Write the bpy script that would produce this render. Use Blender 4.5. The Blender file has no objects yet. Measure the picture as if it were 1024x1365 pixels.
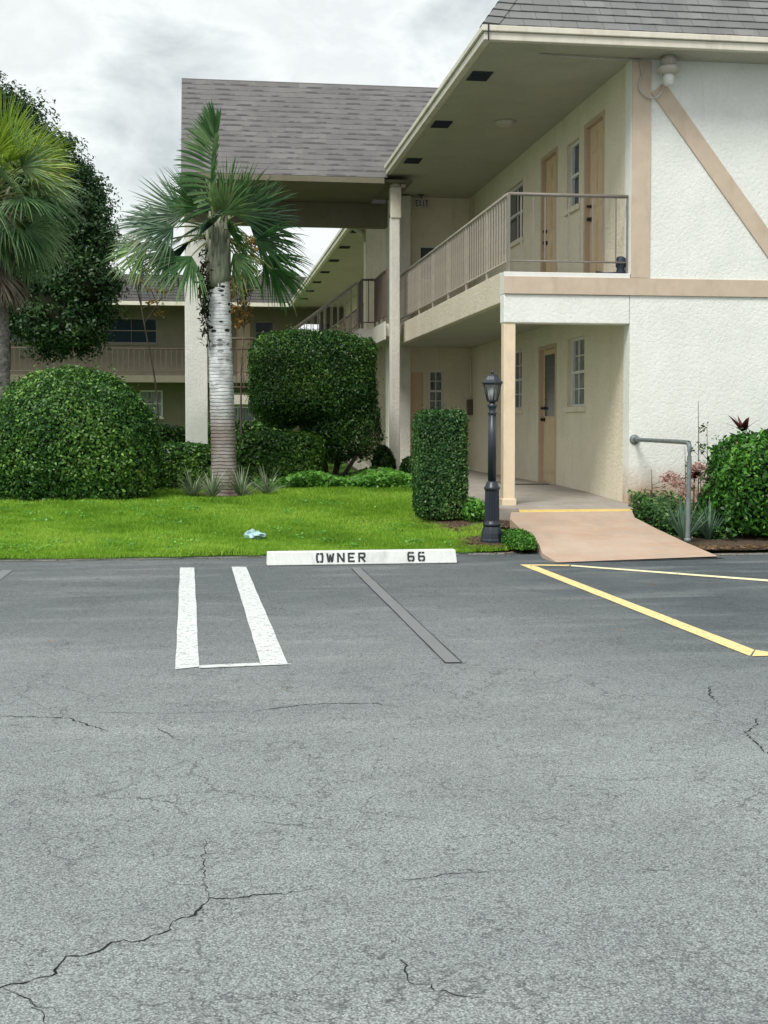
SKYLOC = (2.2, 11.5, 3); SKYK = .83; SUNE = 2.3; EXPO = .46
def SKYR(K): return [(p, tuple(K*c for c in q)) for p, q in ((.34, (.50, .55, .555)), (.42, (.70, .745, .74)), (.47, (.82, .86, .845)), (.51, (.93, .965, .95)), (.57, (.83, .865, .85)), (.64, (.90, .93, .915)))]
import bpy, math, random
import numpy as np
from math import radians as R, sin, cos, pi
from mathutils import Vector
random.seed(7)
rng = np.random.default_rng(11)
SC = bpy.context.scene
COL = SC.collection

# ------------------------------------------------------------------ helpers
def wbase(o):
    v = Vector((0, 0, 0))
    while o is not None:
        v = v + o.location
        o = o.parent
    return v

def tag(o, label=None, cat=None, group=None, kind=None):
    if label: o['label'] = label
    if cat: o['category'] = cat
    if group: o['group'] = group
    if kind: o['kind'] = kind
    return o

def thing(name, loc, label, cat, group=None):
    o = bpy.data.objects.new(name, None)
    o.empty_display_size = .2
    COL.objects.link(o); o.location = loc
    return tag(o, label, cat, group)

def link(name, me, parent=None, origin=None):
    o = bpy.data.objects.new(name, me)
    COL.objects.link(o)
    if parent is not None: o.parent = parent
    b = wbase(parent)
    o.location = (Vector(origin) - b) if origin is not None else (0, 0, 0)
    return o

def copy_tree(o, parent=None, loc=None):
    c = o.copy(); COL.objects.link(c)
    if parent is not None: c.parent = parent
    if loc is not None: c.location = loc
    for ch in list(o.children):
        copy_tree(ch, c)
    return c

def npmesh(name, V, F, mats, rnd=None, mi=None, smooth=False):
    """V (n,3), F (m,k) all faces with k corners"""
    V = np.asarray(V, dtype=np.float32); F = np.asarray(F, dtype=np.int32)
    me = bpy.data.meshes.new(name)
    m, k = F.shape
    me.vertices.add(len(V)); me.vertices.foreach_set('co', V.ravel())
    me.loops.add(m * k); me.loops.foreach_set('vertex_index', F.ravel())
    me.polygons.add(m)
    me.polygons.foreach_set('loop_start', np.arange(0, m * k, k, dtype=np.int32))
    me.polygons.foreach_set('loop_total', np.full(m, k, dtype=np.int32))
    if mi is not None: me.polygons.foreach_set('material_index', np.asarray(mi, dtype=np.int32))
    if smooth: me.polygons.foreach_set('use_smooth', np.ones(m, dtype=bool))
    me.update(calc_edges=True)
    if rnd is not None:
        a = me.attributes.new('rnd', 'FLOAT', 'FACE')
        a.data.foreach_set('value', np.asarray(rnd, dtype=np.float32))
    for mt in (mats if isinstance(mats, (list, tuple)) else [mats]): me.materials.append(mt)
    return me

class MB:
    def __init__(s): s.v = []; s.f = []; s.uv = []; s.sm = []; s.mi = []; s.m = 0
    def face(s, pts, uv=None, smooth=False):
        b = len(s.v); s.v += [tuple(p) for p in pts]
        s.f.append(list(range(b, b + len(pts)))); s.uv.append(uv); s.sm.append(smooth); s.mi.append(s.m)
    def idx(s, f, smooth=False): s.f.append(f); s.uv.append(None); s.sm.append(smooth); s.mi.append(s.m)
    def box(s, x0, x1, y0, y1, z0, z1):
        b = len(s.v)
        s.v += [(x0,y0,z0),(x1,y0,z0),(x1,y1,z0),(x0,y1,z0),(x0,y0,z1),(x1,y0,z1),(x1,y1,z1),(x0,y1,z1)]
        for q in ((0,3,2,1),(4,5,6,7),(0,1,5,4),(1,2,6,5),(2,3,7,6),(3,0,4,7)): s.idx([b+i for i in q])
        return s
    def hexa(s, p):      # 8 points, bottom 4 then top 4
        b = len(s.v); s.v += [tuple(q) for q in p]
        for q in ((0,3,2,1),(4,5,6,7),(0,1,5,4),(1,2,6,5),(2,3,7,6),(3,0,4,7)): s.idx([b+i for i in q])
        return s
    def prism(s, poly, z0, z1):
        n = len(poly); b = len(s.v)
        zz0 = z0 if callable(z0) else (lambda x, y: z0)
        zz1 = z1 if callable(z1) else (lambda x, y: z1)
        s.v += [(x, y, zz0(x, y)) for x, y in poly] + [(x, y, zz1(x, y)) for x, y in poly]
        s.idx([b+i for i in range(n-1, -1, -1)]); s.idx([b+n+i for i in range(n)])
        for i in range(n): j = (i+1) % n; s.idx([b+i, b+j, b+n+j, b+n+i])
        return s
    def tube(s, pts, r, n=10, caps=True, smooth=True):
        pts = [Vector(p) for p in pts]; b0 = len(s.v); up = Vector((0, 0, 1))
        for i, p in enumerate(pts):
            d = (pts[min(i+1, len(pts)-1)] - pts[max(i-1, 0)]).normalized()
            a = d.cross(up)
            if a.length < .05: a = d.cross(Vector((1, 0, 0)))
            a.normalize(); c = d.cross(a)
            rr = r[i] if isinstance(r, (list, tuple)) else r
            for k in range(n):
                t = 2*pi*k/n; s.v.append(tuple(p + a*cos(t)*rr + c*sin(t)*rr))
        for i in range(len(pts)-1):
            for k in range(n):
                k2 = (k+1) % n
                s.idx([b0+i*n+k, b0+i*n+k2, b0+(i+1)*n+k2, b0+(i+1)*n+k], smooth)
        if caps:
            s.idx([b0+k for k in range(n-1, -1, -1)]); e = b0+(len(pts)-1)*n; s.idx([e+k for k in range(n)])
        return s
    def lathe(s, prof, c, n=24, smooth=True, rot=0.0):
        b0 = len(s.v)
        for r, z in prof:
            for k in range(n):
                t = rot+2*pi*k/n; s.v.append((c[0]+r*cos(t), c[1]+r*sin(t), c[2]+z))
        for i in range(len(prof)-1):
            for k in range(n):
                k2 = (k+1) % n
                s.idx([b0+i*n+k, b0+i*n+k2, b0+(i+1)*n+k2, b0+(i+1)*n+k], smooth)
        s.idx([b0+k for k in range(n-1, -1, -1)]); e = b0+(len(prof)-1)*n; s.idx([e+k for k in range(n)])
        return s
    def wall(s, ax, pl, th, a0, a1, b0, b1, holes=()):
        """wall slab in plane ax=pl (thickness th), spanning a (the other horizontal axis) and z, with rectangular openings"""
        P = (lambda a, b, t: (pl+t, a, b)) if ax == 'x' else (lambda a, b, t: (a, pl+t, b))
        A = sorted({a0, a1, *[h[0] for h in holes], *[h[1] for h in holes]}); A = [a for a in A if a0 <= a <= a1]
        B = sorted({b0, b1, *[h[2] for h in holes], *[h[3] for h in holes]}); B = [b for b in B if b0 <= b <= b1]
        for i in range(len(A)-1):
            for j in range(len(B)-1):
                ca, cb = (A[i]+A[i+1])/2, (B[j]+B[j+1])/2
                if any(h[0] < ca < h[1] and h[2] < cb < h[3] for h in holes): continue
                for t in (0, th):
                    s.face([P(A[i],B[j],t), P(A[i+1],B[j],t), P(A[i+1],B[j+1],t), P(A[i],B[j+1],t)])
        for h in list(holes) + [(a0, a1, b0, b1)]:
            c = [(h[0],h[2]),(h[1],h[2]),(h[1],h[3]),(h[0],h[3])]
            for i in range(4):
                p, q = c[i], c[(i+1) % 4]
                s.face([P(p[0],p[1],0), P(q[0],q[1],0), P(q[0],q[1],th), P(p[0],p[1],th)])
        return s
    def build(s, name, mat, parent=None, origin=None, bevel=0, kind=None, merge=False):
        me = bpy.data.meshes.new(name)
        o = link(name, me, parent, origin)
        off = wbase(o)
        me.from_pydata([(x-off.x, y-off.y, z-off.z) for x, y, z in s.v], [], s.f)
        me.polygons.foreach_set('use_smooth', s.sm)
        me.polygons.foreach_set('material_index', s.mi)
        if any(u is not None for u in s.uv):
            ul = me.uv_layers.new(name='UVMap'); li = 0
            for p, u in zip(me.polygons, s.uv):
                for k in range(p.loop_total):
                    ul.data[p.loop_start+k].uv = u[k] if u else (0, 0)
        for m in (mat if isinstance(mat, (list, tuple)) else [mat]): me.materials.append(m)
        me.update()
        if bevel:
            b = o.modifiers.new('bevel', 'BEVEL'); b.width = bevel; b.segments = 2; b.limit_method = 'ANGLE'
        if kind: o['kind'] = kind
        return o

# ------------------------------------------------------------------ materials
class NT:
    def __init__(s, name):
        s.m = bpy.data.materials.new(name); s.m.use_nodes = True
        s.t = s.m.node_tree; s.t.nodes.clear()
        s.out = s.n('ShaderNodeOutputMaterial'); s.co = None
    def n(s, typ, **k):
        nd = s.t.nodes.new(typ)
        for a, b in k.items(): setattr(nd, a, b)
        return nd
    def l(s, a, b): s.t.links.new(a, b)
    def setin(s, sock, v):
        if isinstance(v, bpy.types.NodeSocket): s.l(v, sock)
        elif v is not None:
            if isinstance(v, tuple) and len(v) == 3 and sock.type == 'RGBA': v = (*v, 1)
            sock.default_value = v
    def pos(s):
        if s.co is None: s.co = s.n('ShaderNodeTexCoord').outputs['Object']
        return s.co
    def mapp(s, scale=(1,1,1), loc=(0,0,0), vec=None):
        m = s.n('ShaderNodeMapping'); s.l(vec or s.pos(), m.inputs[0]); m.inputs['Scale'].default_value = scale
        m.inputs['Location'].default_value = loc
        return m.outputs[0]
    def noise(s, scale, detail=4, rough=.55, vec=None, dist=0, out='Fac'):
        n = s.n('ShaderNodeTexNoise'); s.l(vec or s.pos(), n.inputs['Vector'])
        n.inputs['Scale'].default_value = scale; n.inputs['Detail'].default_value = detail
        n.inputs['Roughness'].default_value = rough; n.inputs['Distortion'].default_value = dist
        return n.outputs[out]
    def vor(s, scale, vec=None, feature='F1', out='Distance', rand=1):
        n = s.n('ShaderNodeTexVoronoi', feature=feature); s.l(vec or s.pos(), n.inputs['Vector'])
        n.inputs['Scale'].default_value = scale; n.inputs['Randomness'].default_value = rand
        return n.outputs[out]
    def ramp(s, fac, stops, interp='LINEAR'):
        n = s.n('ShaderNodeValToRGB'); n.color_ramp.interpolation = interp
        e = n.color_ramp.elements
        while len(e) < len(stops): e.new(.5)
        for i, (p, c) in enumerate(stops):
            e[i].position = p
            if not isinstance(c, tuple): c = (c, c, c)
            e[i].color = (*c[:3], 1)
        s.l(fac, n.inputs[0]); return n.outputs[0]
    def mix(s, fac, a, b, mode='MIX'):
        n = s.n('ShaderNodeMix', data_type='RGBA', blend_type=mode)
        s.setin(n.inputs[0], fac); s.setin(n.inputs[6], a); s.setin(n.inputs[7], b)
        return n.outputs[2]
    def math(s, op, a, b=None, c=None, clamp=False):
        n = s.n('ShaderNodeMath', operation=op, use_clamp=clamp)
        s.setin(n.inputs[0], a); s.setin(n.inputs[1], b)
        if c is not None: s.setin(n.inputs[2], c)
        return n.outputs[0]
    def mr(s, v, a, b, c=0., d=1.):
        n = s.n('ShaderNodeMapRange'); s.l(v, n.inputs[0])
        for i, x in enumerate((a, b, c, d)): n.inputs[1+i].default_value = x
        return n.outputs[0]
    def sep(s, vec=None):
        n = s.n('ShaderNodeSeparateXYZ'); s.l(vec or s.pos(), n.inputs[0]); return n.outputs
    def bump(s, h, strength=.3, dist=.01, nrm=None):
        n = s.n('ShaderNodeBump'); s.l(h, n.inputs['Height']); n.inputs['Strength'].default_value = strength
        n.inputs['Distance'].default_value = dist
        if nrm: s.l(nrm, n.inputs['Normal'])
        return n.outputs[0]
    def attr(s, name='rnd'):
        n = s.n('ShaderNodeAttribute', attribute_name=name); return n.outputs['Fac']
    def bsdf(s, color, rough=.7, normal=None, metal=0, spec=.4, trans=None, transw=.25, **kw):
        p = s.n('ShaderNodeBsdfPrincipled')
        s.setin(p.inputs['Base Color'], color); s.setin(p.inputs['Roughness'], rough)
        p.inputs['Metallic'].default_value = metal; p.inputs['Specular IOR Level'].default_value = spec
        for k, v in kw.items(): s.setin(p.inputs[k.replace('_', ' ')], v)
        if normal: s.l(normal, p.inputs['Normal'])
        if trans is not None:
            t = s.n('ShaderNodeBsdfTranslucent'); s.setin(t.inputs[0], trans)
            mx = s.n('ShaderNodeMixShader'); mx.inputs[0].default_value = transw
            s.l(p.outputs[0], mx.inputs[1]); s.l(t.outputs[0], mx.inputs[2]); s.l(mx.outputs[0], s.out.inputs[0])
        else: s.l(p.outputs[0], s.out.inputs[0])
        return s.m

def m_stucco(name, col, col2, bump=.5, rough=.85, streak=False, stain=False, sk=.22):
    t = NT(name)
    n1 = t.noise(2.2, 5, .6); n2 = t.noise(26, 5, .6, dist=.8); n3 = t.noise(85, 3)
    c = t.mix(t.ramp(n1, [(.35, 0.), (.7, 1.)]), col, col2)
    c = t.mix(t.ramp(n2, [(.3, .22), (.6, 0.)]), c, tuple(x*.72 for x in col2))
    if streak:      # damp runs down the plaster
        st = t.noise(3, 5, .65, vec=t.mapp((3.2, 3.2, .35)))
        c = t.mix(t.math('MULTIPLY', t.ramp(st, [(.55, 0.), (.75, 1.)]), sk), c, (.30, .26, .17))
    if stain:
        x, y, z = t.sep(t.mapp((1, 1, 1)))
        zz = t.mr(z, .85, .28); nn = t.mr(x, 2.6, 1.2)
        k = t.math('MULTIPLY', t.math('MULTIPLY', zz, nn, clamp=True), t.ramp(t.noise(5, 4), [(.25, .25), (.6, 1.)]))
        c = t.mix(t.math('MULTIPLY', k, 1.25, clamp=True), c, (.42, .25, .12))
    lumps = t.ramp(t.noise(23, 4, .55, dist=.6), [(.38, 0.), (.50, .7), (.68, 1.)])
    h = t.math('ADD', lumps, t.math('MULTIPLY', n3, .35))
    h = t.math('ADD', h, t.math('MULTIPLY', n2, .6))
    return t.bsdf(c, rough, t.bump(h, bump, .0065), spec=.25)

def m_paint(name, col, rough=.55, var=.12, bump=.12, scale=9, metal=0, spec=.4, dirt=None):
    t = NT(name)
    n = t.noise(scale, 6, .6)
    c = t.mix(t.ramp(n, [(.3, 0.), (.75, 1.)]), col, tuple(x*(1-var*2) for x in col))
    if dirt:
        c = t.mix(t.math('MULTIPLY', t.ramp(t.noise(scale*.5, 6, .7, vec=t.mapp((1.5, 1.5, .5))), [(.5, 0.), (.72, 1.)]), .55), c, dirt)
    return t.bsdf(c, t.mr(n, 0, 1, rough-.1, rough+.15), t.bump(t.noise(60, 4), bump, .004), metal=metal, spec=spec)

def m_leaf(name, dark, mid, light, rough=.42, trans=.20, spec=.36, patch=1.2):
    t = NT(name)
    a = t.attr()
    n = t.noise(patch, 3)
    f = t.math('ADD', t.math('MULTIPLY', a, .7), t.math('MULTIPLY', t.mr(n, .3, .7), .36), clamp=True)
    c = t.ramp(f, [(.12, dark), (.5, mid), (.90, light), (.955, light), (.975, (.24, .17, .06))])
    return t.bsdf(c, rough, spec=spec, trans=t.mix(.6, c, tuple(min(1, x*1.5) for x in mid), 'MIX'), transw=trans)

def m_shingle(name, c1, c2, cdark, tab=.30, course=.13, dsh=.16, mort=.004):
    t = NT(name)
    uv = t.n('ShaderNodeTexCoord').outputs['UV']
    b = t.n('ShaderNodeTexBrick', offset=.5, offset_frequency=2, squash=1)
    t.l(uv, b.inputs['Vector']); b.inputs['Scale'].default_value = 1
    b.inputs['Brick Width'].default_value = tab; b.inputs['Row Height'].default_value = course
    b.inputs['Mortar Size'].default_value = mort; b.inputs['Mortar Smooth'].default_value = .1; b.inputs['Bias'].default_value = 0
    t.setin(b.inputs['Color1'], c1); t.setin(b.inputs['Color2'], c2); t.setin(b.inputs['Mortar'], tuple(x*.35 for x in cdark))
    # irregular laminated tabs: second layer of random blocks
    b2 = t.n('ShaderNodeTexBrick', offset=.37, offset_frequency=3)
    t.l(uv, b2.inputs['Vector']); b2.inputs['Brick Width'].default_value = tab*.62; b2.inputs['Row Height'].default_value = course
    b2.inputs['Scale'].default_value = 1; b2.inputs['Mortar Size'].default_value = 0; b2.inputs['Bias'].default_value = -.35
    t.setin(b2.inputs['Color1'], (1, 1, 1)); t.setin(b2.inputs['Color2'], (.0, .0, .0))
    c = t.mix(t.math('MULTIPLY', b2.outputs['Color'], .5), b.outputs['Color'], cdark)
    uz = t.sep(uv)[1]
    fr = t.math('FRACT', t.math('DIVIDE', uz, course))
    lap_shade = t.math('MULTIPLY', t.math('LESS_THAN', fr, dsh), t.ramp(t.noise(1, 3, .6, vec=t.mapp((3.2, 1/course, 1), vec=uv)), [(.47, 0.), (.55, 1.)]))  # shadow of the laminated tabs painted as dark dashes along each course
    c = t.mix(t.math('MULTIPLY', lap_shade, .9), c, tuple(x*.28 for x in cdark))
    c = t.mix(t.ramp(t.noise(1.1, 5, .6, vec=uv), [(.35, 0.), (.75, .45)]), c, cdark)
    c = t.mix(t.ramp(t.noise(220, 2, vec=uv), [(.35, 0.), (.7, .4)]), c, tuple(min(1, x*1.6) for x in c1))
    return t.bsdf(c, .9, t.bump(t.noise(160, 3, vec=uv), .5, .004), spec=.15)

M = {}
M['facade'] = m_stucco('white_stucco', (.80, .82, .78), (.72, .745, .70), .38, stain=True, streak=True, sk=.10)
M['cream'] = m_stucco('cream_stucco', (.80, .73, .58), (.72, .655, .51), .75, streak=True)
M['fascia_cream'] = m_stucco('fascia_stucco', (.66, .60, .48), (.58, .52, .41), .5)
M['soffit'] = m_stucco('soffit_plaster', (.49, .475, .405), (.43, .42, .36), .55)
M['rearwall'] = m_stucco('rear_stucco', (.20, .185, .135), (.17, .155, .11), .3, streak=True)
M['pillar'] = m_stucco('pillar_stucco', (.70, .69, .62), (.60, .59, .52), .5, streak=True)
M['pillar_white'] = m_stucco('white_pillar_stucco', (.80, .80, .77), (.72, .72, .69), .45)
M['tan'] = m_paint('tan_trim', (.575, .47, .365), .6, .07, .2, 6, dirt=(.38, .30, .22))
M['post'] = m_paint('cream_post', (.78, .645, .47), .5, .06, .15, 6, dirt=(.45, .36, .26))
M['gutter'] = m_paint('gutter_paint', (.72, .68, .58), .45, .08, .08, 5, dirt=(.42, .37, .28))
M['door'] = m_paint('tan_door', (.68, .52, .335), .5, .06, .08, 7)
M['doorframe'] = m_paint('tan_door_frame', (.54, .42, .30), .5, .06, .08, 7)
M['white'] = m_paint('white_frame', (.74, .75, .72), .45, .05, .05, 8)
M['rail'] = m_paint('taupe_rail', (.23, .21, .18), .45, .12, .1, 12)
M['raildark'] = m_paint('brown_rail', (.13, .10, .075), .5, .1, .1, 12)
M['raillight'] = m_paint('pale_rail', (.38, .345, .29), .5, .15, .1, 12)
M['slab'] = m_paint('grey_floor', (.36, .33, .29), .7, .12, .3, 4, dirt=(.2, .18, .15))
M['dark'] = m_paint('black_vent', (.025, .035, .055), .6, .2, .1)
M['brass'] = m_paint('dark_hardware', (.06, .05, .045), .35, .1, .05, metal=.6)
M['blackpaint'] = m_paint('dark_blue_lamp_paint', (.018, .026, .038), .35, .1, .1, 14, spec=.5)
M['galv'] = m_paint('galvanised_pipe', (.20, .24, .24), .5, .2, .15, 18, metal=.2)
M['plastic'] = m_paint('aged_plastic', (.55, .52, .47), .5, .12, .1, 10, dirt=(.25, .22, .18))
M['shingle'] = m_shingle('grey_shingles', (.245, .248, .245), (.155, .160, .164), (.07, .074, .078), .31, .13, .10)
M['shingle2'] = m_shingle('brown_grey_shingles', (.195, .192, .190), (.145, .143, .142), (.08, .078, .08), .42, .13, .34, 0.)
M['shingle3'] = m_shingle('dark_shingles', (.11, .105, .10), (.08, .078, .078), (.04, .04, .045), .35, .14)

def glass(name, col=(.02, .03, .04), rough=.06, curtain=False):
    t = NT(name)
    c = col
    if curtain:
        z = t.sep()[2]
        c = t.mix(t.ramp(t.noise(6, 2, vec=t.mapp((6, 6, .6))), [(.35, 0.), (.65, 1.)]), tuple(x*1.6 for x in col), tuple(x*4.5+.04 for x in col))
    return t.bsdf(c, rough, spec=.6, Coat_Weight=.3, Coat_Roughness=.03)
M['glass'] = glass('dark_window_glass', (.025, .04, .055))
M['glass_curtain'] = glass('curtained_window_glass', (.05, .06, .06), .12, True)
M['frost'] = m_paint('frosted_lantern_glass', (.62, .64, .62), .3, .04, .02)

# asphalt ---------------------------------------------------------------
def m_asphalt():
    t = NT('worn_asphalt')
    x, y, z = t.sep()
    wob = t.noise(.45, 4, .6)
    yy = t.math('ADD', y, t.math('MULTIPLY', wob, 3.6))
    sealed = t.ramp(t.mr(yy, 6.6, 12.6), [(0, 0.), (.4, .35), (.8, 1.)])
    xx = t.math('ADD', x, t.math('MULTIPLY', t.noise(.8, 3), 1.2))
    right = t.math('MULTIPLY', t.mr(xx, 2.2, 4.0), t.mr(yy, 6.5, 9.5), clamp=True)
    base = t.mix(sealed, (.270, .295, .296), (.128, .144, .152))
    base = t.mix(t.math('MULTIPLY', right, .72), base, (.055, .070, .084))
    oil = t.math('MULTIPLY', t.ramp(t.noise(1.9, 5, .6, vec=t.mapp(loc=(2.2, 9, 0))), [(.60, 0.), (.72, 1.)]), .35)
    base = t.mix(oil, base, (.11, .12, .125))
    patch = t.noise(.7, 6, .62, dist=.6)
    base = t.mix(t.ramp(patch, [(.38, .42), (.6, 0.)]), base, (.165, .182, .186))
    streak = t.noise(1.3, 5, .6, vec=t.mapp((.5, 2.2, 1)))
    base = t.mix(t.ramp(streak, [(.5, 0.), (.75, .45)]), base, (.335, .358, .354))
    # stone aggregate
    vc = t.vor(185, out='Color')
    g = t.ramp(vc, [(.1, .0), (.5, .5), (.95, 1.)])
    vd = t.vor(185, out='Distance')
    agg = t.mix(g, (.58, .58, .58), (1.44, 1.46, 1.45))
    gap = t.ramp(vd, [(.4, 1.), (.8, .45)])
    vc2 = t.ramp(t.noise(190, 3, .7), [(.30, .55), (.50, 1.), (.70, 1.45)])
    col = t.mix(1., base, agg, 'MULTIPLY')
    col = t.mix(.8, col, gap, 'MULTIPLY')
    col = t.mix(.8, col, vc2, 'MULTIPLY')
    # fine alligator cracking, only in some patches
    dv = t.n('ShaderNodeVectorMath', operation='ADD')
    t.l(t.pos(), dv.inputs[0])
    nz = t.n('ShaderNodeVectorMath', operation='SCALE'); t.l(t.noise(6, 4, .6, out='Color'), nz.inputs[0]); nz.inputs['Scale'].default_value = .22
    t.l(nz.outputs[0], dv.inputs[1])
    e1 = t.vor(2.3, vec=dv.outputs[0], feature='DISTANCE_TO_EDGE')
    e2 = t.vor(9, vec=dv.outputs[0], feature='DISTANCE_TO_EDGE')
    m1 = t.ramp(t.noise(1.1, 3, vec=t.mapp(loc=(3, 7, 0))), [(.47, 0.), (.6, 1.)])
    m2 = t.ramp(t.noise(.9, 3, vec=t.mapp(loc=(8, 1, 0))), [(.50, 0.), (.66, 1.)])
    e3 = t.vor(17, vec=dv.outputs[0], feature='DISTANCE_TO_EDGE')
    m3 = t.math('MULTIPLY', t.ramp(t.noise(3.3, 5, .7, vec=t.mapp(loc=(1, 4, 0))), [(.44, 0.), (.56, 1.)]), t.ramp(t.noise(16, 3, .6), [(.45, 0.), (.54, 1.)]))
    c3 = t.math('MULTIPLY', t.ramp(e3, [(.015, 1.), (.05, 0.)]), m3)
    c1 = t.math('MULTIPLY', t.ramp(e1, [(.004, 1.), (.012, 0.)]), m1)
    c2 = t.math('MULTIPLY', t.ramp(e2, [(.012, 1.), (.045, 0.)]), m2)
    cr = t.math('MAXIMUM', t.math('MULTIPLY', c1, .5), t.math('MULTIPLY', c2, .32))
    cr = t.math('MAXIMUM', cr, t.math('MULTIPLY', c3, .55))
    col = t.mix(cr, col, (.03, .034, .036))
    h = t.math('SUBTRACT', t.math('MULTIPLY', vd, -.6), t.math('MULTIPLY', cr, 1.5))
    h = t.math('ADD', h, t.math('MULTIPLY', t.noise(40, 3), .6))
    return t.bsdf(col, .85, t.bump(h, .55, .006), spec=.35)
M['asphalt'] = m_asphalt()

def m_road_paint(name, col, wear=.5):
    t = NT(name)
    n = t.noise(22, 6, .7); n2 = t.vor(150, out='Color')
    w = t.math('ADD', t.math('MULTIPLY', t.ramp(n2, [(0, 0.), (1, 1.)]), .35), n)
    k = t.ramp(w, [(wear+.28, 0.), (wear+.42, 1.)])
    c = t.mix(k, col, (.17, .18, .18))
    c = t.mix(t.ramp(t.noise(3, 4), [(.4, 0.), (.8, .35)]), c, tuple(x*.75 for x in col))
    return t.bsdf(c, .7, t.bump(t.vor(105), .35, .004), spec=.3)
M['wpaint'] = m_road_paint('white_road_paint', (.63, .67, .66), .45)
M['lypaint'] = m_road_paint('pale_yellow_road_paint', (.82, .77, .50), .50)
M['ypaint'] = m_road_paint('yellow_road_paint', (.80, .64, .29), .47)
M['gpaint'] = m_road_paint('grey_blackout_paint', (.185, .20, .203), .52)
M['crack'] = m_paint('crack_black', (.022, .025, .026), .9, .2, .1, spec=.1)  # flat near-black colour of the asphalt cracks
M['seam'] = m_paint('dark_seam', (.075, .083, .085), .9, .2, .1, spec=.1)  # dark grey for the stripe edges and the dirty joint at the ramp foot
M['stop'] = m_paint('white_wheel_stop', (.76, .79, .77), .6, .06, .4, 10, dirt=(.36, .37, .36))
M['stencil'] = m_paint('black_stencil_paint', (.035, .04, .045), .6, .15, .1, 30)

def m_ramp():
    t = NT('faded_red_concrete')
    n = t.noise(1.5, 6, .6); n2 = t.noise(9, 6, .65)
    c = t.mix(t.ramp(n, [(.3, 0.), (.7, 1.)]), (.42, .285, .20), (.49, .385, .305))
    c = t.mix(t.ramp(n2, [(.5, 0.), (.8, .5)]), c, (.52, .45, .39))
    c = t.mix(t.ramp(t.noise(2.6, 5, .7, vec=t.mapp(loc=(5, 5, 0))), [(.5, 0.), (.7, .6)]), c, (.36, .32, .28))
    c = t.mix(t.ramp(t.noise(1.1, 6, .7, vec=t.mapp((3.5, .6, 1), (2, 2, 0))), [(.55, 0.), (.75, .4)]), c, (.27, .24, .215))
    return t.bsdf(c, .75, t.bump(t.noise(140, 3), .3, .003), spec=.35)
M['ramp'] = m_ramp()
def m_soil(name, a, b, sc=25):
    t = NT(name)
    n = t.noise(sc, 6, .7)
    return t.bsdf(t.mix(t.ramp(n, [(.3, 0.), (.7, 1.)]), a, b), .95, t.bump(n, 1., .03), spec=.1)
M['mulch'] = m_soil('brown_mulch', (.06, .042, .03), (.17, .13, .10), 40)
M['edge'] = m_soil('gritty_concrete_edge', (.16, .16, .15), (.33, .33, .31), 30)
M['ground'] = m_soil('dull_ground', (.10, .105, .08), (.15, .15, .12), 3)
M['lawnbase'] = m_soil('lawn_soil', (.06, .13, .015), (.11, .21, .03), 18)
M['yedge'] = m_paint('worn_yellow_edge', (.72, .53, .17), .6, .1, .2, 12, dirt=(.40, .33, .22))

M['grass'] = m_leaf('grass_blades', (.10, .215, .018), (.225, .42, .034), (.41, .58, .09), .55, .35, .25, patch=.9)
M['lf_ball'] = m_leaf('clipped_bush_leaves', (.013, .052, .010), (.038, .125, .020), (.26, .46, .09))
M['lf_topi'] = m_leaf('topiary_leaves', (.010, .038, .010), (.026, .088, .016), (.15, .30, .05))
M['lf_hedge'] = m_leaf('hedge_leaves', (.014, .045, .010), (.042, .13, .02), (.20, .36, .05))
M['lf_box'] = m_leaf('box_hedge_leaves', (.016, .055, .016), (.045, .125, .03), (.19, .34, .09))
M['lf_bright'] = m_leaf('bright_hedge_leaves', (.016, .060, .012), (.046, .17, .02), (.18, .42, .05))
M['lf_dark'] = m_leaf('dark_tree_leaves', (.010, .035, .012), (.024, .070, .020), (.075, .16, .034))
M['lf_ivy'] = m_leaf('groundcover_leaves', (.04, .13, .018), (.10, .29, .036), (.24, .50, .08))
M['lf_spider'] = m_leaf('variegated_blades', (.08, .13, .06), (.20, .27, .15), (.48, .53, .40))
M['lf_palm'] = m_leaf('palm_leaves', (.016, .052, .018), (.045, .125, .034), (.24, .36, .15), .34)
M['lf_palmlow'] = m_leaf('blue_green_palm_leaves', (.018, .05, .028), (.05, .11, .06), (.24, .32, .21), .36)
M['lf_palmnew'] = m_leaf('yellow_green_palm_leaves', (.09, .18, .015), (.21, .34, .035), (.42, .52, .09), .4)
M['lf_palmleft'] = m_leaf('soft_palm_leaves', (.03, .085, .035), (.09, .19, .075), (.28, .40, .20), .4)
M['lf_dry'] = m_leaf('dry_leaves', (.05, .03, .015), (.14, .085, .04), (.28, .19, .10), .7)
M['lf_dead'] = m_leaf('dead_grey_leaves', (.06, .048, .036), (.14, .115, .085), (.26, .225, .18), .7)
M['lf_rust'] = m_leaf('rust_leaves', (.10, .05, .015), (.23, .13, .03), (.36, .26, .08), .6)
M['lf_red'] = m_leaf('burgundy_leaves', (.03, .008, .010), (.09, .018, .022), (.17, .05, .05), .35)
M['lf_pink'] = m_leaf('pale_pink_flowers', (.34, .18, .16), (.52, .33, .29), (.66, .50, .44), .6)
M['lf_agave'] = m_leaf('grey_green_blades', (.05, .10, .07), (.10, .18, .12), (.22, .32, .22), .5)
M['core'] = m_soil('near_black_fill', (.012, .016, .008), (.025, .035, .015), 30)  # near-black fill; puts the shade between leaves into bush and tree cores
def m_bark(name, a, b, sc=(6, 6, 2), st=.7):
    t = NT(name)
    n = t.noise(3, 6, .7, vec=t.mapp(sc))
    return t.bsdf(t.mix(t.ramp(n, [(.35, 0.), (.65, 1.)]), a, b), .9, t.bump(n, st, .02), spec=.2)
M['bark'] = m_bark('tree_bark', (.05, .042, .035), (.13, .11, .09))
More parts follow.
